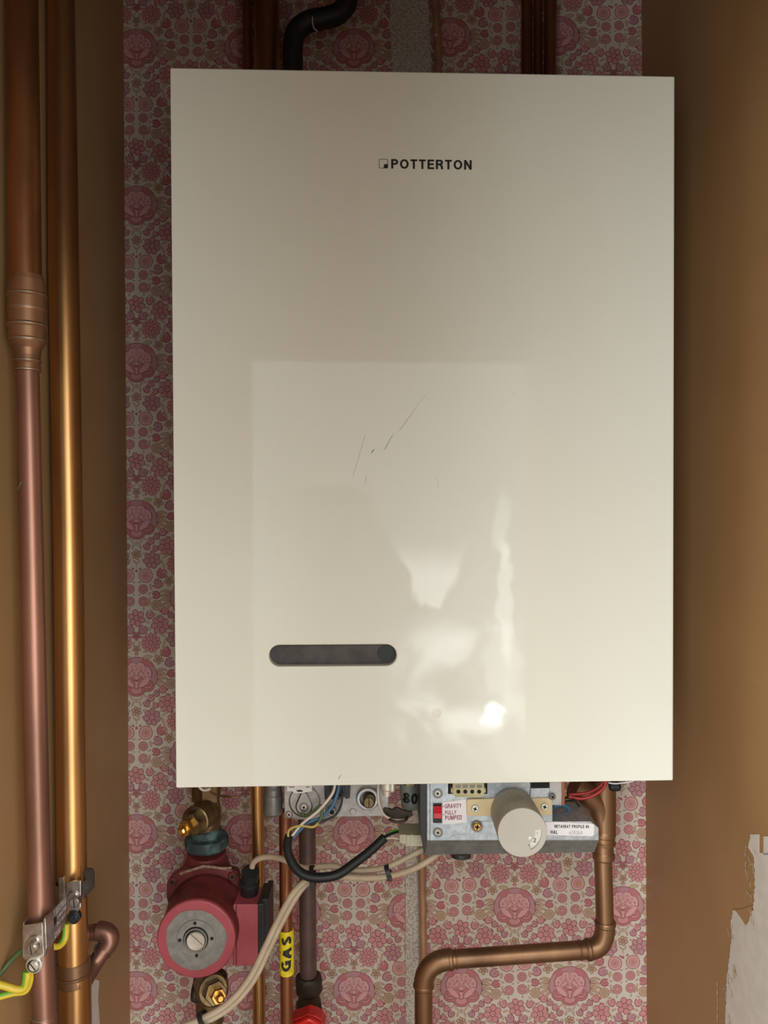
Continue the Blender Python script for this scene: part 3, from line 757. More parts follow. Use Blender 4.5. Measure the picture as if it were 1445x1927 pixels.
# black sprung bracket below tapping
sb = MB().use(M_iron2)
plate(sb, [(721, 1522), (724, 1520), (729, 1521), (738, 1524), (747, 1519), (757, 1525), (771, 1528), (775, 1527), (777, 1535), (768, 1540), (757, 1542), (737, 1541), (728, 1537), (721, 1527)], .915, .004)
sb.tube([P(729, 1536, .913), P(735, 1543, .908), P(748, 1547, .906), (P(762, 1544, .908)), P(767, 1538, .913)], .0017, 8)
tag(sb.build('spring_bracket', None, .0005), 'small black sprung bracket beneath the grey-green capacitor marked 80', 'bracket')
# capacitor
K = .93
cap = thing('capacitor', 'grey-green cylindrical capacitor printed 80 left of the control box', 'capacitor', P(771.5, 1528, K+.013))
a, b = P(768, 1462, K+.013), P(773, 1523, K+.013); R = S(17.5, K)
mb = MB().use(M_cap); LL = (b-a).length
mb.lathe(a, b, [(0, R), (LL-.006, R), (LL-.003, R*.93), (LL-.001, R*.8), (LL, R*.6)], 36)
mb.build('can', cap)
mb = MB().use(M_dark)
def capmap(px, py, off):
    cxp = 768+(py-1462)/61*5; dx = S(px-cxp, K); dx = max(-R*.98, min(R*.98, dx))
    p = P(cxp, py, K+.013); return Vector((p.x+dx, p.y-math.sqrt(R*R-dx*dx)-.0006, p.z))
mb.add(*text_shape('8', (757, 1486, 771, 1505), capmap, .0003, bold=.03)); mb.add(*text_shape('0', (772.5, 1487.5, 786, 1507), capmap, .0003, bold=.03))
mb.build('printed_number', cap)
mb = MB().use(M_brass); a2 = P(771, 1462, K-.006); mb.lathe(a2, a2+Vector((0, 0, -.008)), [(0, .010), (.008, .010)], 6, smooth=False) ; mb.build('terminal_nut', cap)
# dark metal frame behind capacitor
mb = MB().use(M_steel_d); plate(mb, [(780, 1462), (801, 1462), (801, 1560), (793, 1556), (786, 1530)], .95, .01)
mb.use(M_alu_d); plate(mb, rect(741, 1462, 753, 1512), .955, .004) if False else None
tag(mb.build('support_frame', None, .0005), 'dark steel frame strip between the capacitor and the control box', 'frame')
# white nylon connector plug
NP = .905
np_ = thing('connector_plug', 'off-white nylon plug feeding wires into the side of the control box', 'connector', P(775, 1594, NP+.02))
mb = MB().use(M_nyl)
mb.prism([P(751, 1571, NP), P(799, 1571, NP), P(799, 1593, NP), P(763, 1593, NP), P(763, 1589, NP), P(752, 1587, NP)], (0, .034, 0))
mb.build('plug_body', np_, .0008)
mb = MB().use(M_nyl); mb.prism([P(765, 1572, NP-.003), P(772, 1572, NP-.003), P(772, 1590, NP-.003), P(765, 1590, NP-.003)], (0, .004, 0)); mb.prism([P(778, 1572, NP-.003), P(793, 1572, NP-.003), P(793, 1577, NP-.003), P(778, 1577, NP-.003)], (0, .004, 0)); mb.build('latch', np_, .0005)

# ================================================================== WIRES, SLEEVE, CABLES
def zz(pts, d):        # points read from the close-up (500,1450)+/4.516
    out = []
    for i, p in enumerate(pts):
        dd = d if not isinstance(d, (list, tuple)) else d[0]+(d[1]-d[0])*i/(len(pts)-1)
        out.append(P(500+p[0]/4.516, 1450+p[1]/4.516, dd))
    return out
def wire(name, pts, r, m, label, cat='wire', group=None, seg=10):
    mb = MB().use(m); mb.tube(pts, r, seg); return tag(mb.build(name), label, cat, group)
mb = MB().use(M_sleeve)
slp = zz([(197, 555), (183, 650), (212, 760), (280, 855), (380, 903), (500, 908), (620, 880), (750, 790), (880, 690), (1012, 568)], [.875, .90])
mb.tube(slp, [.0050, .0052, .0054, .0056, .0056, .0056, .0056, .0055, .0054, .0054], 18)
tag(mb.build('cable_sleeve'), 'thick black plastic sleeve hanging in a loop below the gas valve', 'cable sleeve')
wire('wire', zz([(212, 570), (300, 462), (380, 395), (450, 338), (540, 235), (580, 160), (592, 60)], [.877, .885]), .0017, M_wwhite, 'white wire running from the black sleeve up across the gas valve')
wire('wire', zz([(228, 575), (330, 468), (400, 425), (480, 395), (560, 310), (600, 220), (622, 130), (626, 60)], [.884, .892]), .0019, M_wblue, 'blue wire running from the black sleeve up past the black plug')
mb = MB(); gp = zz([(192, 570), (192, 520), (225, 487), (300, 470), (400, 480), (445, 445), (470, 400), (482, 340), (462, 300), (400, 350), (340, 385), (318, 380), (320, 345)], [.874, .889])
mb.use(M_wyel); mb.tube(gp[:6], .0015, 8); mb.use(M_wgrn); mb.tube(gp[5:], [.0015]+[.0019]*7, 8)
tag(mb.build('wire'), 'green and yellow earth wire screwed to the round gas valve cover', 'wire')
wire('wire', zz([(650, 190), (640, 290), (600, 370), (530, 415), (430, 440), (330, 455), (240, 520), (215, 575)], [.895, .885]), .0015, M_blk, 'thin black wire curving from the black plug to the sleeve')
wire('wire', zz([(955, 60), (955, 230), (975, 320), (1010, 380), (1060, 410)], [.905, .91]), .0015, M_wwhite, 'pale thin lead hanging right of the brass slotted plug')
wire('wire', zz([(990, 590), (1060, 572), (1130, 580)], [.9, .912]), .0013, M_wwhite, 'white wire between the black sleeve and the nylon plug')
wire('wire', zz([(985, 580), (1050, 545), (1125, 520)], [.9, .915]), .0017, M_blk, 'black wire between the black sleeve and the nylon plug')
wire('wire', zz([(1000, 575), (1060, 520), (1130, 505)], [.905, .918]), .0013, M_gy_g, 'bright green wire between the black sleeve and the nylon plug')
# beige flexes
rf = .0037
up = [P(474, 1632, .955), P(478, 1622, .953), P(492, 1614, .95), P(517, 1613, .945), P(545, 1622, .935), P(570, 1633, .93), P(600, 1631, .925), P(630, 1630, .922), P(662, 1638, .92), P(700, 1637, .915), P(735, 1629, .912), P(785, 1604, .916), P(806, 1594, .922), P(830, 1580, .925)]
mb = MB().use(M_cable); mb.tube(up, rf, 14)
tag(mb.build('flex_cable'), 'beige flex arching from the black gland of the red pump to the control box', 'cable')
lowr = [P(838, 1592, .915), P(815, 1613, .908), P(780, 1634, .903), P(735, 1648, .905), (P(690, 1652, .908)), P(645, 1650, .912), P(605, 1648, .917), P(580, 1655, .918), P(552, 1680, .915), P(524, 1730, .905), P(500, 1780, .895), P(470, 1840, .885), P(430, 1887, .875), P(385, 1915, .87), P(330, 1938, .865)]
mb = MB().use(M_cable); mb.tube(lowr, rf*1.05, 14)
tag(mb.build('flex_cable'), 'beige flex sagging from the control box down past the pump, upper of the tied pair', 'cable')
lowr2 = [p+Vector((.0034 if i > 7 else 0, .0074 if i < 8 else .0046, -.0064 if i > 6 else -.0034)) for i, p in enumerate(lowr)]
mb = MB().use(M_cable); mb.tube(lowr2, rf, 14)
tag(mb.build('flex_cable'), 'beige flex sagging from the control box down past the pump, lower of the tied pair', 'cable')
def tie(c, axis, r, label):
    mb = MB().use(M_blk); ax = Vector(axis).normalized()
    mb.lathe(c-ax*.0028, c+ax*.0028, [(0, r-.001), (0, r), (.0056, r), (.0056, r-.001)], 24, caps=False)
    k = c+Vector((.001, -r-.0005, -.004))
    mb.prism([k+Vector((-.003, 0, -.003)), k+Vector((.003, 0, -.003)), k+Vector((.003, 0, .003)), k+Vector((-.003, 0, .003))], (0, .003, 0))
    tag(mb.build('cable_tie'), label, 'cable tie')
tie(P(731, 1641, .909), (1, 0, .35), .0088, 'black cable tie round the beige flexes below the nylon plug')
tie(P(588, 1649, .912), (1, 0, .1), .0125, 'black cable tie round the flexes and sleeve in front of the brown iron pipe')
tie(P(384, 1918, .871), (1, 0, .65), .0100, 'black cable tie round the beige flexes at the lower pump valve')

# ================================================================== PUMP
DP = .93
pump = thing('circulation_pump', 'red central heating circulation pump with round grey-faced motor below the boiler', 'pump', P(385, 1840, 1.0))
fc = P(368.5, 1768, DP); rp = S(74, DP)
Y = Vector((0, 1, 0))
mb = MB().use(M_red_shade)
bk = fc+Y*.066
mb.lathe(bk, fc, [(0, rp*1.06), (.012, rp*1.07), (.022, rp*1.03), (.05, rp*.995), (.060, rp*.99)], 64)
mb.build('motor_housing', pump)
mb = MB().use(M_red)
mb.lathe(fc+Y*.007, fc, [(0, rp*.99), (.0045, rp), (.0063, rp*.985), (.007, rp*.96), (.007, .001)], 64, caps=False)
mo = mb.build('motor_cap', pump); mo['label'] = 'bright red round end cap'
random.seed(5)
pp = []
for k in range(90):
    a = 2*math.pi*k/90; r = rp*.765*(1+.018*math.sin(3*a+1)+.012*math.sin(7*a)+random.uniform(-.012, .012)); pp.append(fc+Vector((r*math.cos(a), -.0005, r*math.sin(a))))
mb = MB().use(M_plate); mb.prism(pp, (0, .0008, 0)); mb.build('name_plate', pump)
cc = P(369, 1766.5, DP)
mb = MB().use(M_plate); r36 = S(36, DP)
mb.lathe(cc, cc-Y, [(.0004, r36), (.0012, r36*.985), (.0012, r36*.66), (-.0, r36*.64)], 48, caps=False)
mb.use(M_ring); mb.lathe(cc, cc-Y, [(.0010, r36*1.01), (.0017, r36), (.0017, r36*.965), (.001, r36*.955)], 48, caps=False)
mb.use(M_hole)
for a in (0, 90, 180, 270):
    q = cc+Vector((math.cos(math.radians(a+3))*r36*.84, -.0015, math.sin(math.radians(a+3))*r36*.84)); mb.lathe(q, q-Y, [(0, .0021), (.0004, .0021)], 16)
mb.build('bearing_plate', pump)
mb = MB().use(M_hole); mb.lathe(cc, cc-Y, [(.0, r36*.66), (.0016, r36*.66), (.0016, r36*.5)], 40, caps=True)
mb.use(M_ring); mb.lathe(cc, cc-Y, [(.0012, r36*.60), (.0035, r36*.60), (.0035, r36*.54), (.0012, r36*.53)], 40, caps=False)
mb.build('recess_ring', pump)
mb = MB().use(M_screw); q = P(369.5, 1768, DP)-Y*.001
mb.lathe(q, q-Y, [(0, r36*.475), (.0030, r36*.475), (.0038, r36*.45)], 40)
mb.use(M_steel_d); a = math.radians(42); mpf = Plane(q-Y*.0038, (0, -1, 0)).at; L, w = 16, 1.0
mb.flat([(369.5+L*math.cos(a)*s1-w*math.sin(a)*s2, 1767.5+L*math.sin(a)*s1+w*math.cos(a)*s2) for s1, s2 in ((1, 1), (1, -1), (-1, -1), (-1, 1))], mpf, .0002)
vs_ = mb.build('vent_screw', pump); vs_['label'] = 'bright slotted vent screw in the middle of the motor face'
# flange with corner lugs
fl = .992
mb = MB().use(M_red_shade)
plate(mb, [(336, 1640), (360, 1634), (395, 1632), (420, 1634), (446, 1640), (450, 1652), (449, 1668), (446, 1690), (443, 1704), (436, 1713), (424, 1712), (420, 1760), (330, 1760), (313, 1690), (313, 1664), (321, 1650)], fl, .014)
for (x, y) in ((323, 1661), (437, 1651)): disc(mb, x, y, 8.5, fl-.004, .008, 20); mb.use(M_hole); disc(mb, x, y, 4, fl-.0046, .001, 14); mb.use(M_red_shade)
mb.build('flange', pump, .002)
mb = MB().use(M_red_shade)   # volute behind, widening ends
vc = P(388, 1715, 1.03)
mb.lathe(vc+Y*.028, vc-Y*.028, [(0, .036), (.008, .048), (.040, .052), (.056, .046)], 48)
a = P(389, 1600, 1.02); b = P(386, 1690, 1.03)
mb.lathe(a, b, [(0, .0255), (.01, .027), (.03, .034), ((b-a).length, .044)], 36)
a = P(398, 1815, 1.0); b = P(392, 1760, 1.03)
mb.lathe(a, b, [(0, .022), (.02, .026), ((b-a).length, .040)], 36)
mb.build('volute', pump)
mb = MB().use(M_dust)
ar = [(338, 1645), (360, 1637), (382, 1630), (400, 1631), (418, 1634), (436, 1633)]
for (x0, y0), (x1, y1) in zip(ar[:-1], ar[1:]):
    mb.add([P(x0, y0-2, fl-.0004), P(x1, y1-2, fl-.0004), P(x1, y1+2.5, fl-.0008), P(x0, y0+2.5, fl-.0008)], [(0, 1, 2, 3)])
mb.build('dust_line', pump)
# terminal box
tb = .955
mb = MB().use(M_red); plate(mb, rrect(438, 1702, 485, 1818, 3), tb, .045)
tbx = mb.build('terminal_box', pump, .0015)
mb = MB().use(M_red_shade); mb.prism([P(444, 1704, tb-.0012), P(445.4, 1704, tb-.0012), P(445.4, 1816, tb-.0012), P(444, 1816, tb-.0012)], (0, .002, 0)); mb.build('seam', tbx)
mb = MB().use(M_blk); plate(mb, rrect(483, 1701, 496, 1819, 2), tb+.001, .055); plate(mb, rrect(493, 1692, 504, 1808, 3), tb+.004, .05)
mb.build('terminal_cover', pump, .001)
mb = MB().use(M_blk); a = P(469, 1687, .985); b = P(471, 1640, .965)
LL = (b-a).length
mb.lathe(a, b, [(0, .0115), (LL*.45, .0115), (LL*.5, .0128), (LL*.62, .0128), (LL*.64, .0105), (LL*.72, .0105), (LL*.74, .0118), (LL, .0112), (LL, .004)], 28)
gl = mb.build('cable_gland', pump); gl['label'] = 'black gland on top of the terminal box'

# ================================================================== PUMP VALVES
uv = thing('pump_valve', 'brass isolating valve with green verdigris union on top of the pump', 'valve', P(388, 1600, 1.02))
Z = Vector((0, 0, 1))
cU = P(389, 1590, 1.02)
mb = MB().use(M_verd)
mb.lathe(cU-Z*.004, cU+Z, [(0, .0255), (.004, .029), (.013, .0295), (.016, .028), (.018, .021), (.026, .020), (.030, .016)], 48)
un = mb.build('union_nut', uv); un['label'] = 'verdigris-green union collar'
mb = MB().use(M_brass)
a = cU+Z*.018; b = P(392, 1440, 1.02)
LL = (b-a).length
mb.lathe(a, b, [(0, .0165), (.012, .0185), (.030, .0185), (.045, .0160), (.048, .0155), (LL, .0155)], 36)
mb.build('valve_body', uv)
mb = MB().use(M_brass); h0 = P(388, 1497, 1.02); mb.lathe(h0-Z*.006, h0+Z, [(0, .0185), (.001, .020), (.024, .020), (.025, .0185)], 6, smooth=False, phase=.5); mb.build('hex_collar', uv)
def bonnet(parent, p0, p1, s=1.0, bright=M_brass_b):
    ax = (p1-p0).normalized(); L = (p1-p0).length
    mb = MB().use(M_brass); mb.lathe(p0, p1, [(0, .0185*s), (L*.30, .0185*s), (L*.34, .0190*s), (L*.42, .0190*s), (L*.44, .0175*s)], 40); mb.build('bonnet', parent)
    mb = MB().use(M_brass); mb.lathe(p0+ax*L*.44, p1, [(0, .0145*s), (L*.20, .0145*s), (L*.22, .0135*s)], 6, smooth=False, phase=.3); mb.build('hex_nut', parent)
    mb = MB().use(bright); mb.lathe(p0+ax*L*.64, p1, [(0, .0095*s), (L*.22, .0095*s), (L*.24, .0085*s)], 6, smooth=False, phase=.1)
    mb.lathe(p0+ax*L*.86, p1, [(0, .0058*s), (L*.12, .0052*s), (L*.15, .003*s)], 20)
    q = mb.build('spindle_cap', parent)
    if bright is M_brass_b: q['label'] = 'bright brass cap'
bonnet(uv, P(386, 1530, 1.005), P(340, 1566, .945))
lv = thing('pump_valve', 'dark brass isolating valve beneath the pump, half behind the beige flexes', 'valve', P(388, 1935, 1.0))
mb = MB().use(M_brass)
a = P(396, 1838, 1.0); b = P(382, 963.5+1.199*F, 1.0); LL = (b-a).length
mb.lathe(a, b, [(0, .022), (.010, .024), (.022, .024), (.028, .019), (.060, .0185), (.066, .013), (LL, .013)], 36)
mb.use(M_iron2); c = P(362, 1868, .985); mb.lathe(c+Vector((.03, 0, 0)), c, [(0, .012), (.026, .012), (.030, .010)], 24)
mb.build('valve_body', lv)
bonnet(lv, P(391, 1852, .985), P(415, 1880, .915), 1.0, M_brass_b)

# ================================================================== PIPES
def vpipe(name, pts, m, label, parent=None, cat='pipe', seg=28, group=None, th=True):
    """pts: (xleft, xright, y, d)"""
    mb = MB().use(m)
    for (l0, r0, y0, d0), (l1, r1, y1, d1) in zip(pts[:-1], pts[1:]): pass
    P_ = [P((l+r)/2, y, d) for l, r, y, d in pts]; R_ = [S((r-l)/2, d) for l, r, y, d in pts]
    if pts[0][2] < -50: dv = (P_[0]-P_[1]); P_[0] = P_[0]+dv*((.799-P_[0].z)/dv.z)
    if pts[-1][2] > 1950: dv = (P_[-1]-P_[-2]); P_[-1] = P_[-1]+dv*((-1.199-P_[-1].z)/dv.z)
    mb.tube(P_, R_, seg, 1)
    o = mb.build(name, parent)
    if parent is None: tag(o, label, cat, group)
    return o
def collar(mb, px, y, rpx, d, h, r2=None, tilt=0):
    """ring round a vertical pipe at pixel row y; h in metres"""
    c = P(px, y, d); R = S(rpx, d)
    mb.lathe(c-Z*h/2, c+Z*h/2, [(0, R*.93), (h*.2, R), (h*.8, R), (h, R*.93)], 36)

# far left pipe with reducer
def lp_d(y): return .762
t = thing('copper_pipe', 'dull copper pipe nearest the left edge, narrowing at a ringed reducer', 'pipe', P(85, 1960, .762))
def piece(name, pts, m, parent): 
    return vpipe(name, pts, m, None, parent)
d1 = .762
piece('wide_pipe', [(12, 68, -80, d1), (16, 70, 0, d1), (17, 77, 540, d1)], mat('orange_copper', (.42, .18, .07, 1), .38, .85, (.26, .11, .045, 1), 18, stretch=(1, 1, .25)), t)
mb = MB().use(mat('reducer_copper', (.33, .17, .09, 1), .45, .75, (.24, .12, .065, 1), 24))
a = P(50, 520, d1); b = P(52, 700, d1); LL = (b-a).length; k = LL/180
pf = [(0, 30), (9, 30.5), (10, 33.5), (34, 34), (36, 35.5), (40, 35.5), (42, 33.5), (62, 33.5), (64, 34.5), (67, 33.5), (90, 33.5), (93, 35.5), (97, 35.5), (99, 33.5), (118, 33), (121, 33.5), (125, 33), (137, 25), (150, 23), (158, 23), (160, 24.5), (163, 24.5), (165, 23), (175, 23), (176, 23.8), (179, 23.5), (180, 20.5)]
mb.lathe(a, b, [(x*k, S(r, d1)) for x, r in pf], 40)
rd = mb.build('reducer', t); 
mb = MB().use(M_solder)
for (y, r) in ((557, 35.7), (583, 34.2), (614, 35.8), (642, 33.9), (680, 24.8), (697, 23.9)):
    c = P(50.2+(y-520)/90, y, d1); R = S(r, d1); mb.lathe(c-Z*.0004, c+Z*.0004, [(0, R), (.0008, R)], 36, caps=False)
mb.build('solder_ring', t)
piece('narrow_pipe', [(31.5, 72.5, 690, d1), (38, 80, 1000, d1), (54, 96, 1700, d1), (65, 107, 1990, d1)], M_cu_red, t)
mb = MB().use(M_cu_red); collar(mb, 82, 1922, 23.5, d1, .012); mb.use(M_solder); collar(mb, 81.5, 1909, 22, d1, .0012); mb.build('coupling', t)
random.seed(11)
mb = MB().use(M_verd2)
def pipemap(cx, y, r, d, a): c = P(cx, y, d); return c+Vector((math.sin(a)*r, -math.cos(a)*r, 0))
def verd(mb, ys, a0, cx, r, w, d=d1):
    pr = None
    for i, y in enumerate(ys):
        a = a0+random.uniform(-.04, .04); ww = w*random.uniform(.5, 1.2)
        cur = (pipemap(cx(y), y, r+.0005, d, a-ww), pipemap(cx(y), y, r+.0005, d, a+ww))
        if pr: mb.add([pr[0], pr[1], cur[1], cur[0]], [(0, 1, 2, 3)])
        pr = cur
lx = lambda y: 52+ (y-690)*.0231
rr_ = S(20.6, d1)
mb_old = mb
for yr, a_, w_ in ((range(860, 1100, 8), -1.27, .09), (range(1300, 1580, 9), -1.25, .11)):
    mb = MB().use(M_verd2); verd(mb, yr, a_, lx, rr_, w_); mb.build('verdigris_streak', t)
mb = MB().use(M_verd2)
pr = None
for i in range(8):
    y = 905+3.0*(8-i); a = -1.1+i*.11; cur = (pipemap(lx(y), y-2, rr_+.0005, d1, a), pipemap(lx(y), y+2.5, rr_+.0005, d1, a))
    if pr: mb.add([pr[0], pr[1], cur[1], cur[0]], [(0, 1, 2, 3)])
    pr = cur
mb.build('verdigris_streak', t)
# second pipe
d2 = .862
t2 = thing('copper_pipe', 'thick bright golden copper pipe, second from the left, from top to bottom of the photo', 'pipe', P(142, 1960, d2))
piece('upper_pipe', [(88, 138, -80, d2), (91, 140, 0, d2), (93, 147, 500, d2), (102.5, 155, 1000, d2), (109, 162, 1600, d2), (112, 166, 1830, d2)], M_cu_gold, t2)
piece('lower_pipe', [(113, 170, 1835, d2), (114, 172, 1990, d2)], M_cu_gold, t2)
mb = MB().use(M_cu)
a = P(139, 1806, d2); b = P(141, 1850, d2); LL = (b-a).length; k = LL/44
mb.lathe(a, b, [(0, S(27.5, d2)), (2*k, S(29, d2)), (22*k, S(29, d2)), (23*k, S(30.5, d2)), (26*k, S(30.5, d2)), (28*k, S(29, d2)), (42*k, S(29, d2)), (44*k, S(28, d2))], 40)
mb.build('tee_fitting', t2)
mb = MB().use(M_solder); c = P(139, 1808, d2); mb.lathe(c-Z*.0006, c+Z*.0006, [(0, S(28.4, d2)), (.0012, S(28.4, d2))], 36, caps=False); mb.build('solder_ring', t2)
# small branch behind
d3 = .90
mb = MB().use(M_cu_red)
mb.tube([P(160, 1845, d2+.01), P(178, 1815, d3-.01), P(198, 1783, d3), P(204, 1768, d3+.002), P(200, 1756, d3+.004), P(188, 1753, d3+.004), P(170, 1756, d3), P(150, 1760, d2+.02)], .0095, 18)
mb.use(M_cu_red); mb.tube([P(199, 1783, d3), P(206, 1771, d3+.002), P(205, 1760, d3+.003), P(196, 1753, d3+.004), P(184, 1752, d3+.004)], .0112, 18)
mb.use(M_solder); 
for p, q in ((P(192, 1791, d3), P(198, 1783, d3)),): mb.lathe(p, q, [(0, .0115), (.0012, .0118)], 24)
tag(mb.build('copper_branch'), 'small dull copper branch looping out of the golden pipe by the lower wall', 'pipe')

# gas pipe with tape
gp_ = thing('gas_pipe', 'reddish copper gas pipe wrapped with yellow GAS tape', 'pipe', P(539, 1990, .97))
dg_ = .97
piece('pipe', [(525, 549, 1525, dg_), (526, 550, 1700, dg_), (528, 553, 1990, dg_)], M_cu_gas, gp_)
mb = MB().use(M_tape)
rt = S(13.4, dg_)
a = P(539, 1748, dg_); b = P(540, 1831, dg_); 
mb.lathe(a, b, [(0, rt*.97), (.0003, rt), ((b-a).length, rt)], 32)
mb.prism([P(528, 1828, dg_-.009), P(550, 1828, dg_-.009), P(549, 1835, dg_-.0085), P(541, 1837, dg_-.009), P(530, 1832, dg_-.0085)], (0, .001, 0))
tp = mb.build('gas_tape', gp_); tp['label'] = 'yellow tape printed GAS'
def gasmap(px, py, off):
    cxp = 539+(py-1748)/83; dx = S(px-cxp, dg_); dx = max(-rt*.97, min(rt*.97, dx))
    p = P(cxp, py, dg_); return Vector((p.x+dx, p.y-math.sqrt(rt*rt-dx*dx)-.0006, p.z))
mb = MB().use(M_ink)
mb.add(*text_shape('S', (531.5, 1755, 549.5, 1772), gasmap, .0003, rot=1, bold=.04))
mb.add(*text_shape('A', (531, 1776, 549.5, 1797), gasmap, .0003, rot=1, bold=.04))
mb.add(*text_shape('G', (530.5, 1800, 549, 1820), gasmap, .0003, rot=1, bold=.04))
mb.build('tape_print', tp)
# thin golden pipe behind the pump
t = thing('copper_pipe', 'slim golden copper pipe dropping behind the black cover of the pump', 'pipe', P(490, 1990, 1.06))
piece('pipe', [(472, 496, 1440, 1.06), (474, 497, 1600, 1.06), (476, 500, 1990, 1.06)], M_cu_gold, t)
# iron pipe with gas cock
ip = thing('iron_pipe', 'thick brown painted iron pipe right of the gas pipe', 'pipe', P(582, 1990, 1.06))
di = 1.05
piece('pipe', [(560, 594, 1525, di), (563, 594, 1600, di), (564, 596, 1860, di)], M_iron, ip)
mb = MB().use(M_iron2)
a = P(581, 1835, di); b = P(583, 963.5+1.199*F/di, di); LL = (b-a).length
mb.lathe(a, b, [(0, S(22, di)), (.004, S(26, di)), (.020, S(26, di)), (.026, S(21, di)), (.036, S(21, di)), (.040, S(25, di)), (.075, S(27, di)), (LL, S(27, di))], 8, smooth=True, phase=.2)
mb.build('iron_union', ip)
mb = MB().use(M_redh)
hp = [(545, 1927), (552, 1919), (566, 1914), (580, 1908), (594, 1912), (604, 1918), (611, 1930), (611, 1975), (545, 1975)]
plate(mb, hp, .985, .02)
mb.tube([P(552, 1931, .98), P(567, 1926, .978), P(580, 1919, .977), P(592, 1924, .978), P(604, 1932, .98)], .004, 10)
hd = mb.build('gas_cock_handle', ip, .002); hd['label'] = 'red handle at the bottom edge'
# right-hand copper run
dr = .965
rc = thing('copper_pipework', 'brown copper pipe run stepping left under the control box with soldered elbows', 'pipe', P(798, 1990, dr))
def seg_pipe(name, pts, r, m=M_cu, sub=1): mb = MB().use(m); mb.tube(pts, r, 28, sub); return mb.build(name, rc)
rp_ = S(16.4, dr)
seg_pipe('vertical_pipe', [P(1134, 1600, dr), P(1138.5, 1745, dr)], rp_)
seg_pipe('cross_pipe', [P(1112, 1786.5, dr), P(838, 1806, dr)], rp_)
seg_pipe('drop_pipe', [P(797, 1848, dr), P(800, 963.5+1.199*F/dr, dr)], S(17, dr))
def arc(p0, pc, p1, n=9):     # smooth bend from p0 to p1 around the corner pc
    return [((1-t)**2)*p0+2*(1-t)*t*pc+t*t*p1 for t in [i/(n-1) for i in range(n)]]
re = rp_*1.12
seg_pipe('elbow', arc(P(1138.5, 1738, dr), P(1140, 1786, dr), P(1105, 1787, dr)), re)
seg_pipe('elbow', arc(P(848, 1805, dr), P(797, 1808, dr), P(797, 1856, dr)), re*1.03)
for (p, q, r) in ((P(1138.5, 1732, dr), P(1138.7, 1742, dr), 1.2), (P(1112, 1786.5, dr), P(1102, 1787.3, dr), 1.2), (P(852, 1805, dr), P(843, 1805.8, dr), 1.2), (P(860, 1804.4, dr), P(857, 1804.6, dr), 1.1), (P(797, 1850, dr), P(797, 1858, dr), 1.22), (P(1135.5, 1605, dr), P(1136, 1616, dr), 1.25), (P(1093, 1788, dr), P(1090, 1788.2, dr), 1.1)):
    mb = MB().use(M_cu); Lq = (q-p).length; mb.lathe(p, q, [(0, rp_*r*.93), (Lq*.25, rp_*r), (Lq*.75, rp_*r), (Lq, rp_*r*.93)], 32); mb.build('fitting_ring', rc)
# manifold above
mb = MB().use(M_cu)
mb.tube([P(1136, 1440, dr), P(1136, 1540, dr), P(1138, 1572, dr)], [S(22, dr), S(22, dr), S(20, dr)], 32, 1)
mb.tube([P(1080, 1478, dr+.0), P(1105, 1495, dr), P(1125, 1515, dr), P(1134, 1548, dr)], [S(24, dr), S(25, dr), S(23, dr), S(20, dr)], 28, 5)
a = P(1136, 1560, dr); b = P(1135, 1612, dr); LL = (b-a).length; k = LL/52
mb.lathe(a, b, [(0, S(20, dr)), (5*k, S(22, dr)), (11*k, S(22, dr)), (13*k, S(20.5, dr)), (20*k, S(20.5, dr)), (23*k, S(22.5, dr)), (27*k, S(22, dr)), (29*k, S(18.5, dr)), (41*k, S(18.5, dr)), (44*k, S(20, dr)), (50*k, S(20, dr)), (52*k, S(17, dr))], 36)
mb.build('tee_fitting', rc)
mb = MB().use(M_brass); plate(mb, [(1060, 1505), (1085, 1500), (1102, 1530), (1103, 1548), (1062, 1548)], .94, .01); mb.build('brass_flange', rc, .001)
# wires on the right
wire('wire', [P(1140, 1462, .92), P(1136, 1482, .92), P(1118, 1496, .92), P(1095, 1503, .922), P(1070, 1499, .925)], .0020, M_wred, 'red wire curving from the boiler to the control box, lower of the two', group=None)
wire('wire', [P(1143, 1462, .926), P(1126, 1482, .926), P(1105, 1492, .926), P(1070, 1496, .928)], .0018, M_wred, 'red wire curving from the boiler to the control box, upper of the two')
wire('wire', [P(1036, 1528, .905), P(1045, 1517, .903), P(1060, 1515, .905), P(1072, 1524, .908), P(1077, 1540, .91), P(1078, 1552, .915)], .0024, M_wblue, 'dark blue wire looping behind the right end of the control box')
wire('wire', [P(1045, 1532, .915), P(1056, 1523, .915), P(1072, 1532, .915), P(1086, 1543, .918), P(1092, 1552, .92)], .0018, M_wred, 'short red wire below the dark blue wire loop')
mb = MB().use(M_dark); mb.lathe(P(1147, 1479, .935), P(1166, 1479, .935), [(0, .005), (.003, .0065), (.010, .0065), (.013, .005)], 20); mb.use(M_lab); mb.tube([P(1145, 1473, .93), P(1160, 1474.5, .93), P(1190, 1470, .93), P(1196, 1462, .93)], .001, 8)
tag(mb.build('wire_clip'), 'black clip with a white lead under the boiler at the far right', 'clip')
mb = MB().use(M_dark); mb.tube([P(1078, 1503, .918), P(1094, 1522, .918)], .0012, 8, 1)
tag(mb.build('probe_rod'), 'thin black rod beside the copper tee fitting', 'rod')
# thermocouple wire at left
wire('wire', [P(374, 1464, .955), P(380, 1482, .955), P(395, 1490, .955), P(412, 1497, .97), P(430, 1499, .985), P(449, 1500, .99), P(458, 1492, .99), P(458, 1482, .99)], .0012, M_cu, 'thin copper capillary looping out by the brass valve')
wire('wire', [P(370, 1464, .95), P(376, 1482, .95), P(385, 1487, .95), P(396, 1484, .95)], .0018, M_wwhite, 'white lead hooked under the boiler above the brass valve')
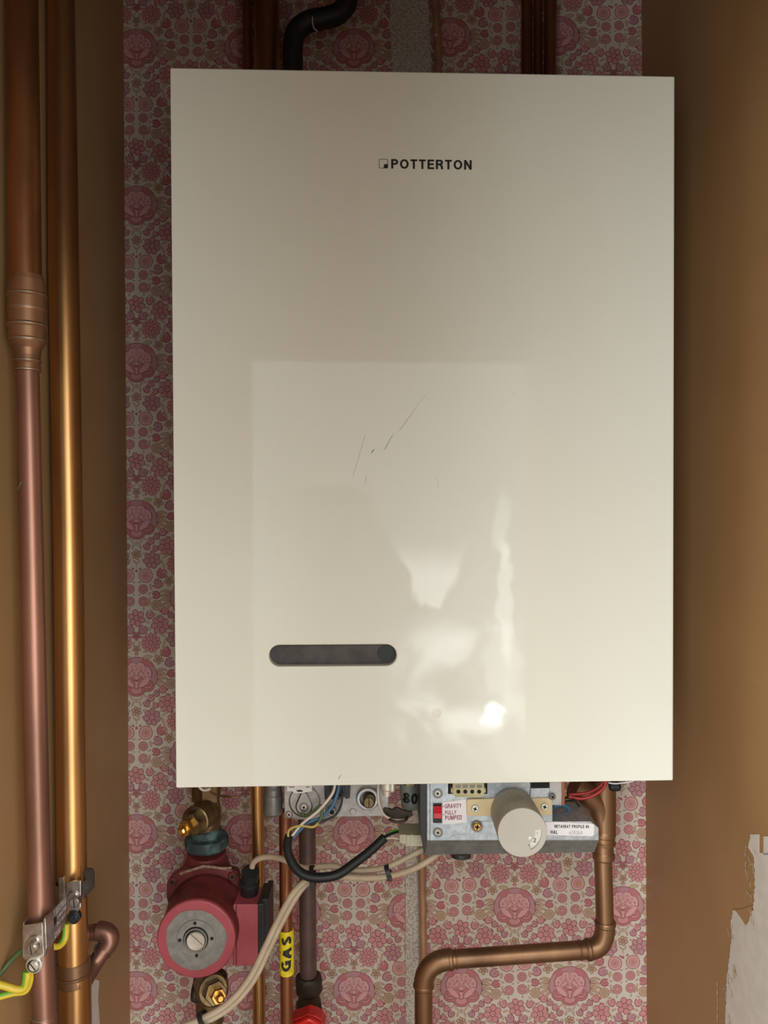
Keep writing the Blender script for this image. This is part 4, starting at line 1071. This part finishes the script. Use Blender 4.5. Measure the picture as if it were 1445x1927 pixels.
# microbore pipe on the wall
mb = MB().use(mat('tan_copper', (.50, .29, .17, 1), .45, .35, (.40, .22, .13, 1), 30))
mb.tube([P(813, -36, 1.118), P(818, 0, 1.118), P(822, 60, 1.118), P(824, 140, 1.118), P(812, 700, 1.118), P(796, 1500, 1.118), P(794, 1620, 1.118), P(795, 1700, 1.118), P(797, 1830, 1.118)], S(7, 1.118), 14)
tag(mb.build('microbore_pipe'), 'thin orange copper pipe running up the wall beside the rough pale strip', 'pipe')
# pipes above the boiler
def top(name, l, r, d, m, label, y1=260, dx=0): 
    mb = MB().use(m); mb.tube([P((l+r)/2-dx, 963.5-.799*F/d, d), P((l+r)/2, y1, d)], S((r-l)/2, d), 24, 1); tag(mb.build(name), label, 'pipe')
top('copper_pipe', 456, 474, 1.10, M_cu_gas, 'thin dark copper pipe at the far left above the boiler')
top('copper_pipe', 478, 526, 1.085, M_cu_gold, 'thick dark golden copper pipe rising above the boiler beside the black lagging')
top('copper_pipe', 980, 1001, 1.10, M_cu_gas, 'slim dark copper pipe above the right of the boiler, left of its pair')
top('copper_pipe', 1004, 1020, 1.10, M_cu_gas, 'slim dark copper pipe above the right of the boiler, middle one')
top('copper_pipe', 1022, 1045, 1.095, M_cu_gas, 'slim dark copper pipe above the right of the boiler, nearest the right wall', dx=-3)
mb = MB().use(M_lag)
dl = 1.06
mb.tube([P(551, 260, dl), P(551, 130, dl), P(551, 95, dl), P(556, 62, dl), P(578, 42, dl), P(612, 34, dl), P(636, 26, dl), P(652, 8, dl), P(656, -20, dl), P(657, 963.5-.799*F/dl, dl)], [S(19, dl)]*4+[S(18.5, dl)]*4+[S(17, dl)]*2, 24)
mb.use(M_wwhite); c = P(592, 42, dl-.017); mb.tube([P(588, 32, dl-.0155), P(588, 42, dl-.0165), P(591, 53, dl-.0165), P(597, 59, dl-.014)], .0009, 6)
tag(mb.build('lagged_pipe'), 'black lagged pipe bending up to the right above the boiler', 'pipe')

# ================================================================== EARTH CLAMPS
def clamp(name, label, cx, y0, y1, d, rpx, knob):
    t = thing(name, label, 'clamp', P(cx, y1, d))
    R = S(rpx, d)
    mb = MB().use(M_clip)
    a = P(cx, y0+10, d); b = P(cx, y1-12, d)
    h = abs(a.z-b.z)*.55
    mid = P(cx, (y0+y1)/2-14, d)
    mb.lathe(mid-Z*h/2, mid+Z*h/2, [(0, R*1.02), (0, R*1.06), (h, R*1.06), (h, R*1.02)], 36, caps=False)
    mb.build('band', t)
    return t
# clamp on the golden pipe
t = clamp('earth_clamp', 'earth bonding clamp round the golden copper pipe, with a black slotted screw', 135, 1650, 1716, d2, 27, True)
mb = MB().use(M_clip)
mb.prism([P(125, 1661, d2-.026), P(152, 1657, d2-.026), P(152, 1708, d2-.026), P(146, 1716, d2-.026), P(125, 1714, d2-.026)], (0, .003, 0))
mb.prism([P(110, 1652, d2-.018), P(120, 1650, d2-.018), P(122, 1664, d2-.018), P(121, 1700, d2-.018), P(110, 1700, d2-.018)], (0, .02, 0))
mb.build('saddle', t, .0008)
mb = MB().use(M_iron2); mb.prism([P(156, 1642, d2-.01), P(162, 1634, d2-.01), P(174, 1635, d2-.01), P(177, 1642, d2-.01), P(177, 1670, d2-.01), P(158, 1691, d2-.01)], (0, .0015, 0))
mb.use(M_clip); mb.prism([P(153.5, 1661, d2-.018), P(158, 1660, d2-.018), P(158, 1692, d2-.018), P(154.5, 1693, d2-.018)], (0, .008, 0))
mb.build('strap_end', t)
mb = MB(); mb.use(M_clip); disc(mb, 136, 1690, 12.5, d2-.029, .005, 6); screw(mb, 139, 1700, 9.5, d2-.034, 'slot', M_clip, None, 85); disc(mb.use(M_clip), 139, 1700, 9.5, d2-.035, .008, 24)
mb.use(M_hole); mb.flat([(138.2, 1692), (139.8, 1692), (139.4, 1709), (137.9, 1709)], yplane(d2-.035).at, .0003)
mb.build('screw', t)
mb = MB().use(M_blk); disc(mb, 136.5, 1729, 12.3, d2-.030, .008, 28); mb.use(M_hole)
disc(mb.use(M_blk), 137, 1731, 9, d2-.032, .004, 28); mb.use(M_hole)
mb.flat([(132, 1735.5), (140.5, 1724.5), (142, 1726), (133.5, 1737)], yplane(d2-.032).at, .0003)
q = mb.build('terminal_screw', t); q['label'] = 'black slotted screw'
# clamp on the dull pipe
t = clamp('earth_clamp', 'earth clamp round the dull copper pipe at far left, with a big bright screw', 75, 1730, 1815, d1, 21, False)
mb = MB().use(M_clip)
mb.prism([P(43, 1742, d1-.020), P(80, 1737, d1-.020), P(83, 1800, d1-.020), P(75, 1804, d1-.020), P(45, 1808, d1-.020)], (0, .003, 0))
mb.prism([P(80, 1730, d1-.021), P(86, 1728, d1-.021), P(88, 1785, d1-.021), P(82, 1803, d1-.021)], (0, .018, 0))
mb.prism([P(42, 1738, d1-.017), P(46, 1734, d1-.017), P(46, 1806, d1-.017), P(41, 1800, d1-.017)], (0, .016, 0))
mb.build('saddle', t, .0008)
mb = MB().use(M_clip); disc(mb, 62, 1776, 14, d1-.023, .004, 6); disc(mb, 58, 1788, 11, d1-.030, .010, 24); mb.use(M_hole); mb.flat([(56, 1779), (57.4, 1779), (60, 1797), (58.6, 1797)], yplane(d1-.030).at, .0003)
mb.build('screw', t)
mb = MB().use(M_screw); disc(mb, 62, 1819, 15.5, d1-.024, .006, 32); mb.use(M_iron2); disc(mb, 62, 1819, 11.8, d1-.0245, .001, 32)
mb.use(M_screw); disc(mb, 62, 1820.5, 9.5, d1-.028, .005, 28); mb.use(M_hole); mb.flat([(55, 1813.5), (56.6, 1812), (68, 1826), (66.4, 1827.5)], yplane(d1-.028).at, .0003)
q = mb.build('terminal_screw', t); q['label'] = 'big bright slotted screw with washer'
# tag between the clamps
def lerp(a, b, t): return a+(b-a)*t
qa, qb, qc, qd = P(87, 1727, d1-.02), P(126, 1682, d2-.035), P(122, 1744, d2-.035), P(88, 1790, d1-.02)
nrm = (qb-qa).cross(qd-qa).normalized()
if nrm.dot(CAM-qa) < 0: nrm = -nrm
def tagmap(u, v): return lerp(lerp(qa, qb, u), lerp(qd, qc, u), v)+nrm*.0004
mb = MB().use(M_tagm); g = 10
mb.add([tagmap(i/g, j/g)-nrm*.0004 for j in range(g+1) for i in range(g+1)], [(j*(g+1)+i, j*(g+1)+i+1, (j+1)*(g+1)+i+1, (j+1)*(g+1)+i) for j in range(g) for i in range(g)], True)
tagp = mb.build('earth_tag'); tag(tagp, 'small metal safety tag with white lettering slanting between the two earth clamps', 'tag')
mb = MB().use(M_hole); mb.add([tagmap(.36+.11*math.cos(2*math.pi*k/20), .40+.12*math.sin(2*math.pi*k/20)) for k in range(20)], [tuple(range(20))]); mb.build('hole', tagp)
mb = MB().use(M_lab)
def tagtext(txt, u0, v0, u1, v1):
    vs, fs = text_shape(txt, (u0*1000, v0*1000, u1*1000, v1*1000), lambda a, b, o: tagmap(a/1000, b/1000), 0, bold=.03); mb.add(vs, fs)
tagtext('SAFETY ELECTRICAL', .03, .04, .97, .24); tagtext('CONNECTION', .50, .32, .98, .45); tagtext('DO NOT', .50, .52, .98, .66); tagtext('REMOVE', .05, .76, .70, .95)
mb.build('tag_lettering', tagp)
# green/yellow earth wires
def earth(pts, r, label, name='earth_wire'):
    mb = MB(); P_ = [Vector(p) for p in pts]
    mb.use(M_gy_y); mb.tube(P_, r, 16)
    mb.use(M_gy_g)
    # stripe: slimmer tube shifted on the side facing the camera
    mb.tube([p+Vector((-r*.35, -r*.28, r*.25)) for p in P_], r*.80, 14)
    tag(mb.build(name), label, 'wire')
de = d1-.018
earth([P(52, 1828, de), P(51, 1842, de), P(46, 1858, de), P(32, 1862, de-.004), P(0, 1853, de-.01), P(-40, 1846, de-.02)], .0036, 'green and yellow earth wire leaving the left clamp, upper of two')
earth([P(56, 1830, de+.004), P(56, 1846, de+.004), P(48, 1864, de+.003), P(26, 1868, de), P(0, 1875, de-.004), P(-40, 1886, de-.01)], .0034, 'green and yellow earth wire leaving the left clamp, lower of two')
earth([P(125, 1738, d2-.022), P(125, 1752, d2-.022), P(122, 1768, d2-.024), P(112, 1780, d2-.03), P(98, 1781, d2-.036), P(88, 1776, d2-.04)], .0034, 'short green and yellow wire curling under the metal tag')
wire('earth_wire', [P(46, 1784, d1-.004), P(22, 1806, d1-.004), P(0, 1832, d1-.01), P(-40, 1872, d1-.02)], .0026, M_wgrn, 'dark green wire passing behind the left clamp to the edge')

# ================================================================== CAMERA
cam = bpy.data.cameras.new('camera'); co = bpy.data.objects.new('camera', cam); COL.objects.link(co)
co.location = CAM; co.rotation_euler = (math.radians(90), 0, 0)
cam.sensor_fit = 'VERTICAL'; cam.sensor_height = 36; cam.lens = 36*F/1927; cam.clip_start = .01
sc.camera = co

# ================================================================== LIGHT
# the room behind the camera as a procedural environment
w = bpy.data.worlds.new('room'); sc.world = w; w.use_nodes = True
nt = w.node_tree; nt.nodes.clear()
def sock(x):
    if isinstance(x, (int, float)):
        v = nt.nodes.new('ShaderNodeValue'); v.outputs[0].default_value = x; return v.outputs[0]
    return x
def mth(op, a, b=None, c=None, clamp=False):
    n = nt.nodes.new('ShaderNodeMath'); n.operation = op; n.use_clamp = clamp
    for i, x in enumerate((a, b, c)):
        if x is None: continue
        if isinstance(x, (int, float)): n.inputs[i].default_value = x
        else: nt.links.new(x, n.inputs[i])
    return n.outputs[0]
def sstep(x, a, b):
    n = nt.nodes.new('ShaderNodeMapRange'); n.interpolation_type = 'SMOOTHSTEP'
    nt.links.new(x, n.inputs[0]); n.inputs[1].default_value = a; n.inputs[2].default_value = b; return n.outputs[0]
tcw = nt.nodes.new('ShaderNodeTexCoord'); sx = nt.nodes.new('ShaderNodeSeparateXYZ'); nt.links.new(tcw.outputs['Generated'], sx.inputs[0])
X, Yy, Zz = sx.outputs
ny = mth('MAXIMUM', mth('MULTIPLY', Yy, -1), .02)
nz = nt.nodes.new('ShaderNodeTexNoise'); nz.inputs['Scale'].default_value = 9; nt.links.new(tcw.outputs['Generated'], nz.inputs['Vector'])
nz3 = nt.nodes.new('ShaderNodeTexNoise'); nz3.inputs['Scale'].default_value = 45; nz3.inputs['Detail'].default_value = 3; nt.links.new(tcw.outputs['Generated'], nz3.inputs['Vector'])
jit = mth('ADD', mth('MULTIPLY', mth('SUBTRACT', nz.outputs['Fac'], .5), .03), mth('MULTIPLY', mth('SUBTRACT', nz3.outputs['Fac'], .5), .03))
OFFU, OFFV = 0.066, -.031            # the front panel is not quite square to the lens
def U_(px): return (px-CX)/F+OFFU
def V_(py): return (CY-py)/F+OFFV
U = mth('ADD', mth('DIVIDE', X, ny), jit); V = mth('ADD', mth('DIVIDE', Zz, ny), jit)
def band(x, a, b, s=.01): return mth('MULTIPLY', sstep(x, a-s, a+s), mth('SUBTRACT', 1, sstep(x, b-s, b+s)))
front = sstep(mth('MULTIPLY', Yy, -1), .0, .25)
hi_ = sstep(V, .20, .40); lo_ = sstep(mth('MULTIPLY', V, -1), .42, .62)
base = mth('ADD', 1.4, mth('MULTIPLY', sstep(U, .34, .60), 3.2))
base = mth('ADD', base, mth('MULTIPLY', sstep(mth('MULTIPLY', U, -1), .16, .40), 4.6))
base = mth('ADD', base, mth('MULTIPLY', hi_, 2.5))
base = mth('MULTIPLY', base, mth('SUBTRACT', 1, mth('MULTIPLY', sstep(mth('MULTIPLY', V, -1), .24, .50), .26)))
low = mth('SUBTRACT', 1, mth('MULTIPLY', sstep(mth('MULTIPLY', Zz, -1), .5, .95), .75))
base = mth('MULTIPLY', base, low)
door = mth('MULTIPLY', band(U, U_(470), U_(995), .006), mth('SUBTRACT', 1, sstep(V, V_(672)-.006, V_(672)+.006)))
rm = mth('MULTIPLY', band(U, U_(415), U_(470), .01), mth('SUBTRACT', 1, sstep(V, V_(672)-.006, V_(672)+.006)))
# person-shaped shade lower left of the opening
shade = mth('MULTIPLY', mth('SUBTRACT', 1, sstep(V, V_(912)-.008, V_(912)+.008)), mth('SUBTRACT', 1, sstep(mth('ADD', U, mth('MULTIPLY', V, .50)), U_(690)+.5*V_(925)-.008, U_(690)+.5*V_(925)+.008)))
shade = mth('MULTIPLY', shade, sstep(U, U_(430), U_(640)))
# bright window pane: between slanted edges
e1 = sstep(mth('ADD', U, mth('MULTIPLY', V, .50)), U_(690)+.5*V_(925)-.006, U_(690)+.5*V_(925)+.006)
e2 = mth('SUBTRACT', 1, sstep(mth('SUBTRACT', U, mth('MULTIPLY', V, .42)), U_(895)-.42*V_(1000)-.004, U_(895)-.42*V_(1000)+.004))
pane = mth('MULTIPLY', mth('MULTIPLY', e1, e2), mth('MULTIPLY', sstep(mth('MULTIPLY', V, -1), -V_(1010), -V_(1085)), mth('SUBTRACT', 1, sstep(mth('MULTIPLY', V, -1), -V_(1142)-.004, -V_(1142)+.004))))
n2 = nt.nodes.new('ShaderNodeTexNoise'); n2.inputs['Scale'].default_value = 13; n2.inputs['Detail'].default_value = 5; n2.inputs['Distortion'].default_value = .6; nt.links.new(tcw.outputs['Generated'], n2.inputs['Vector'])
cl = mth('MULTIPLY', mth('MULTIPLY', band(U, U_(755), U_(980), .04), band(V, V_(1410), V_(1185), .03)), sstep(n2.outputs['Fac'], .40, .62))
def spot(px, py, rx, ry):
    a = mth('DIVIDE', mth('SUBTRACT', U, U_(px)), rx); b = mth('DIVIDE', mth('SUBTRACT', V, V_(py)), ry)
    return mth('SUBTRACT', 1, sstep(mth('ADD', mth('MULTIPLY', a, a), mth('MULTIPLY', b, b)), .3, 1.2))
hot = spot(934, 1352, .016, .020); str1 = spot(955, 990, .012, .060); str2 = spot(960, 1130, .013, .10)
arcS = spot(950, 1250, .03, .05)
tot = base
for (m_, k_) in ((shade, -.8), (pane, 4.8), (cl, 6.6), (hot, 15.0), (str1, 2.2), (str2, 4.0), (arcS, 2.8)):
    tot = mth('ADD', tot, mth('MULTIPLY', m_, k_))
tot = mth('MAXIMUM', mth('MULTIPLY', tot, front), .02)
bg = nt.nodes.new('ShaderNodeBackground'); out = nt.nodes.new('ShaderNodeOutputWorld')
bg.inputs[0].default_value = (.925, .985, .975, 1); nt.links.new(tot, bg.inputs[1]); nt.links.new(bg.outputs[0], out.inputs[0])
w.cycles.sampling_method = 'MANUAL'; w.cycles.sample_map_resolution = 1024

def area(name, loc, target, size, power, col=(1, .97, .93), sy=None):
    l = bpy.data.lights.new(name, 'AREA'); l.energy = power; l.size = size; l.color = col
    if sy: l.shape = 'RECTANGLE'; l.size_y = sy
    o = bpy.data.objects.new(name, l); COL.objects.link(o); o.location = loc
    o.rotation_euler = (Vector(target)-Vector(loc)).to_track_quat('-Z', 'Y').to_euler(); return o
po = area('doorway_portal', (.075, -1.245, -.44), (.075, 0, -.44), .66, 1, sy=1.52)
po.data.cycles.is_portal = True
sc.view_settings.view_transform = 'Standard'; sc.view_settings.look = 'None'; sc.view_settings.exposure = .33
sc.cycles.use_denoising = True
sc.cycles.max_bounces = 8
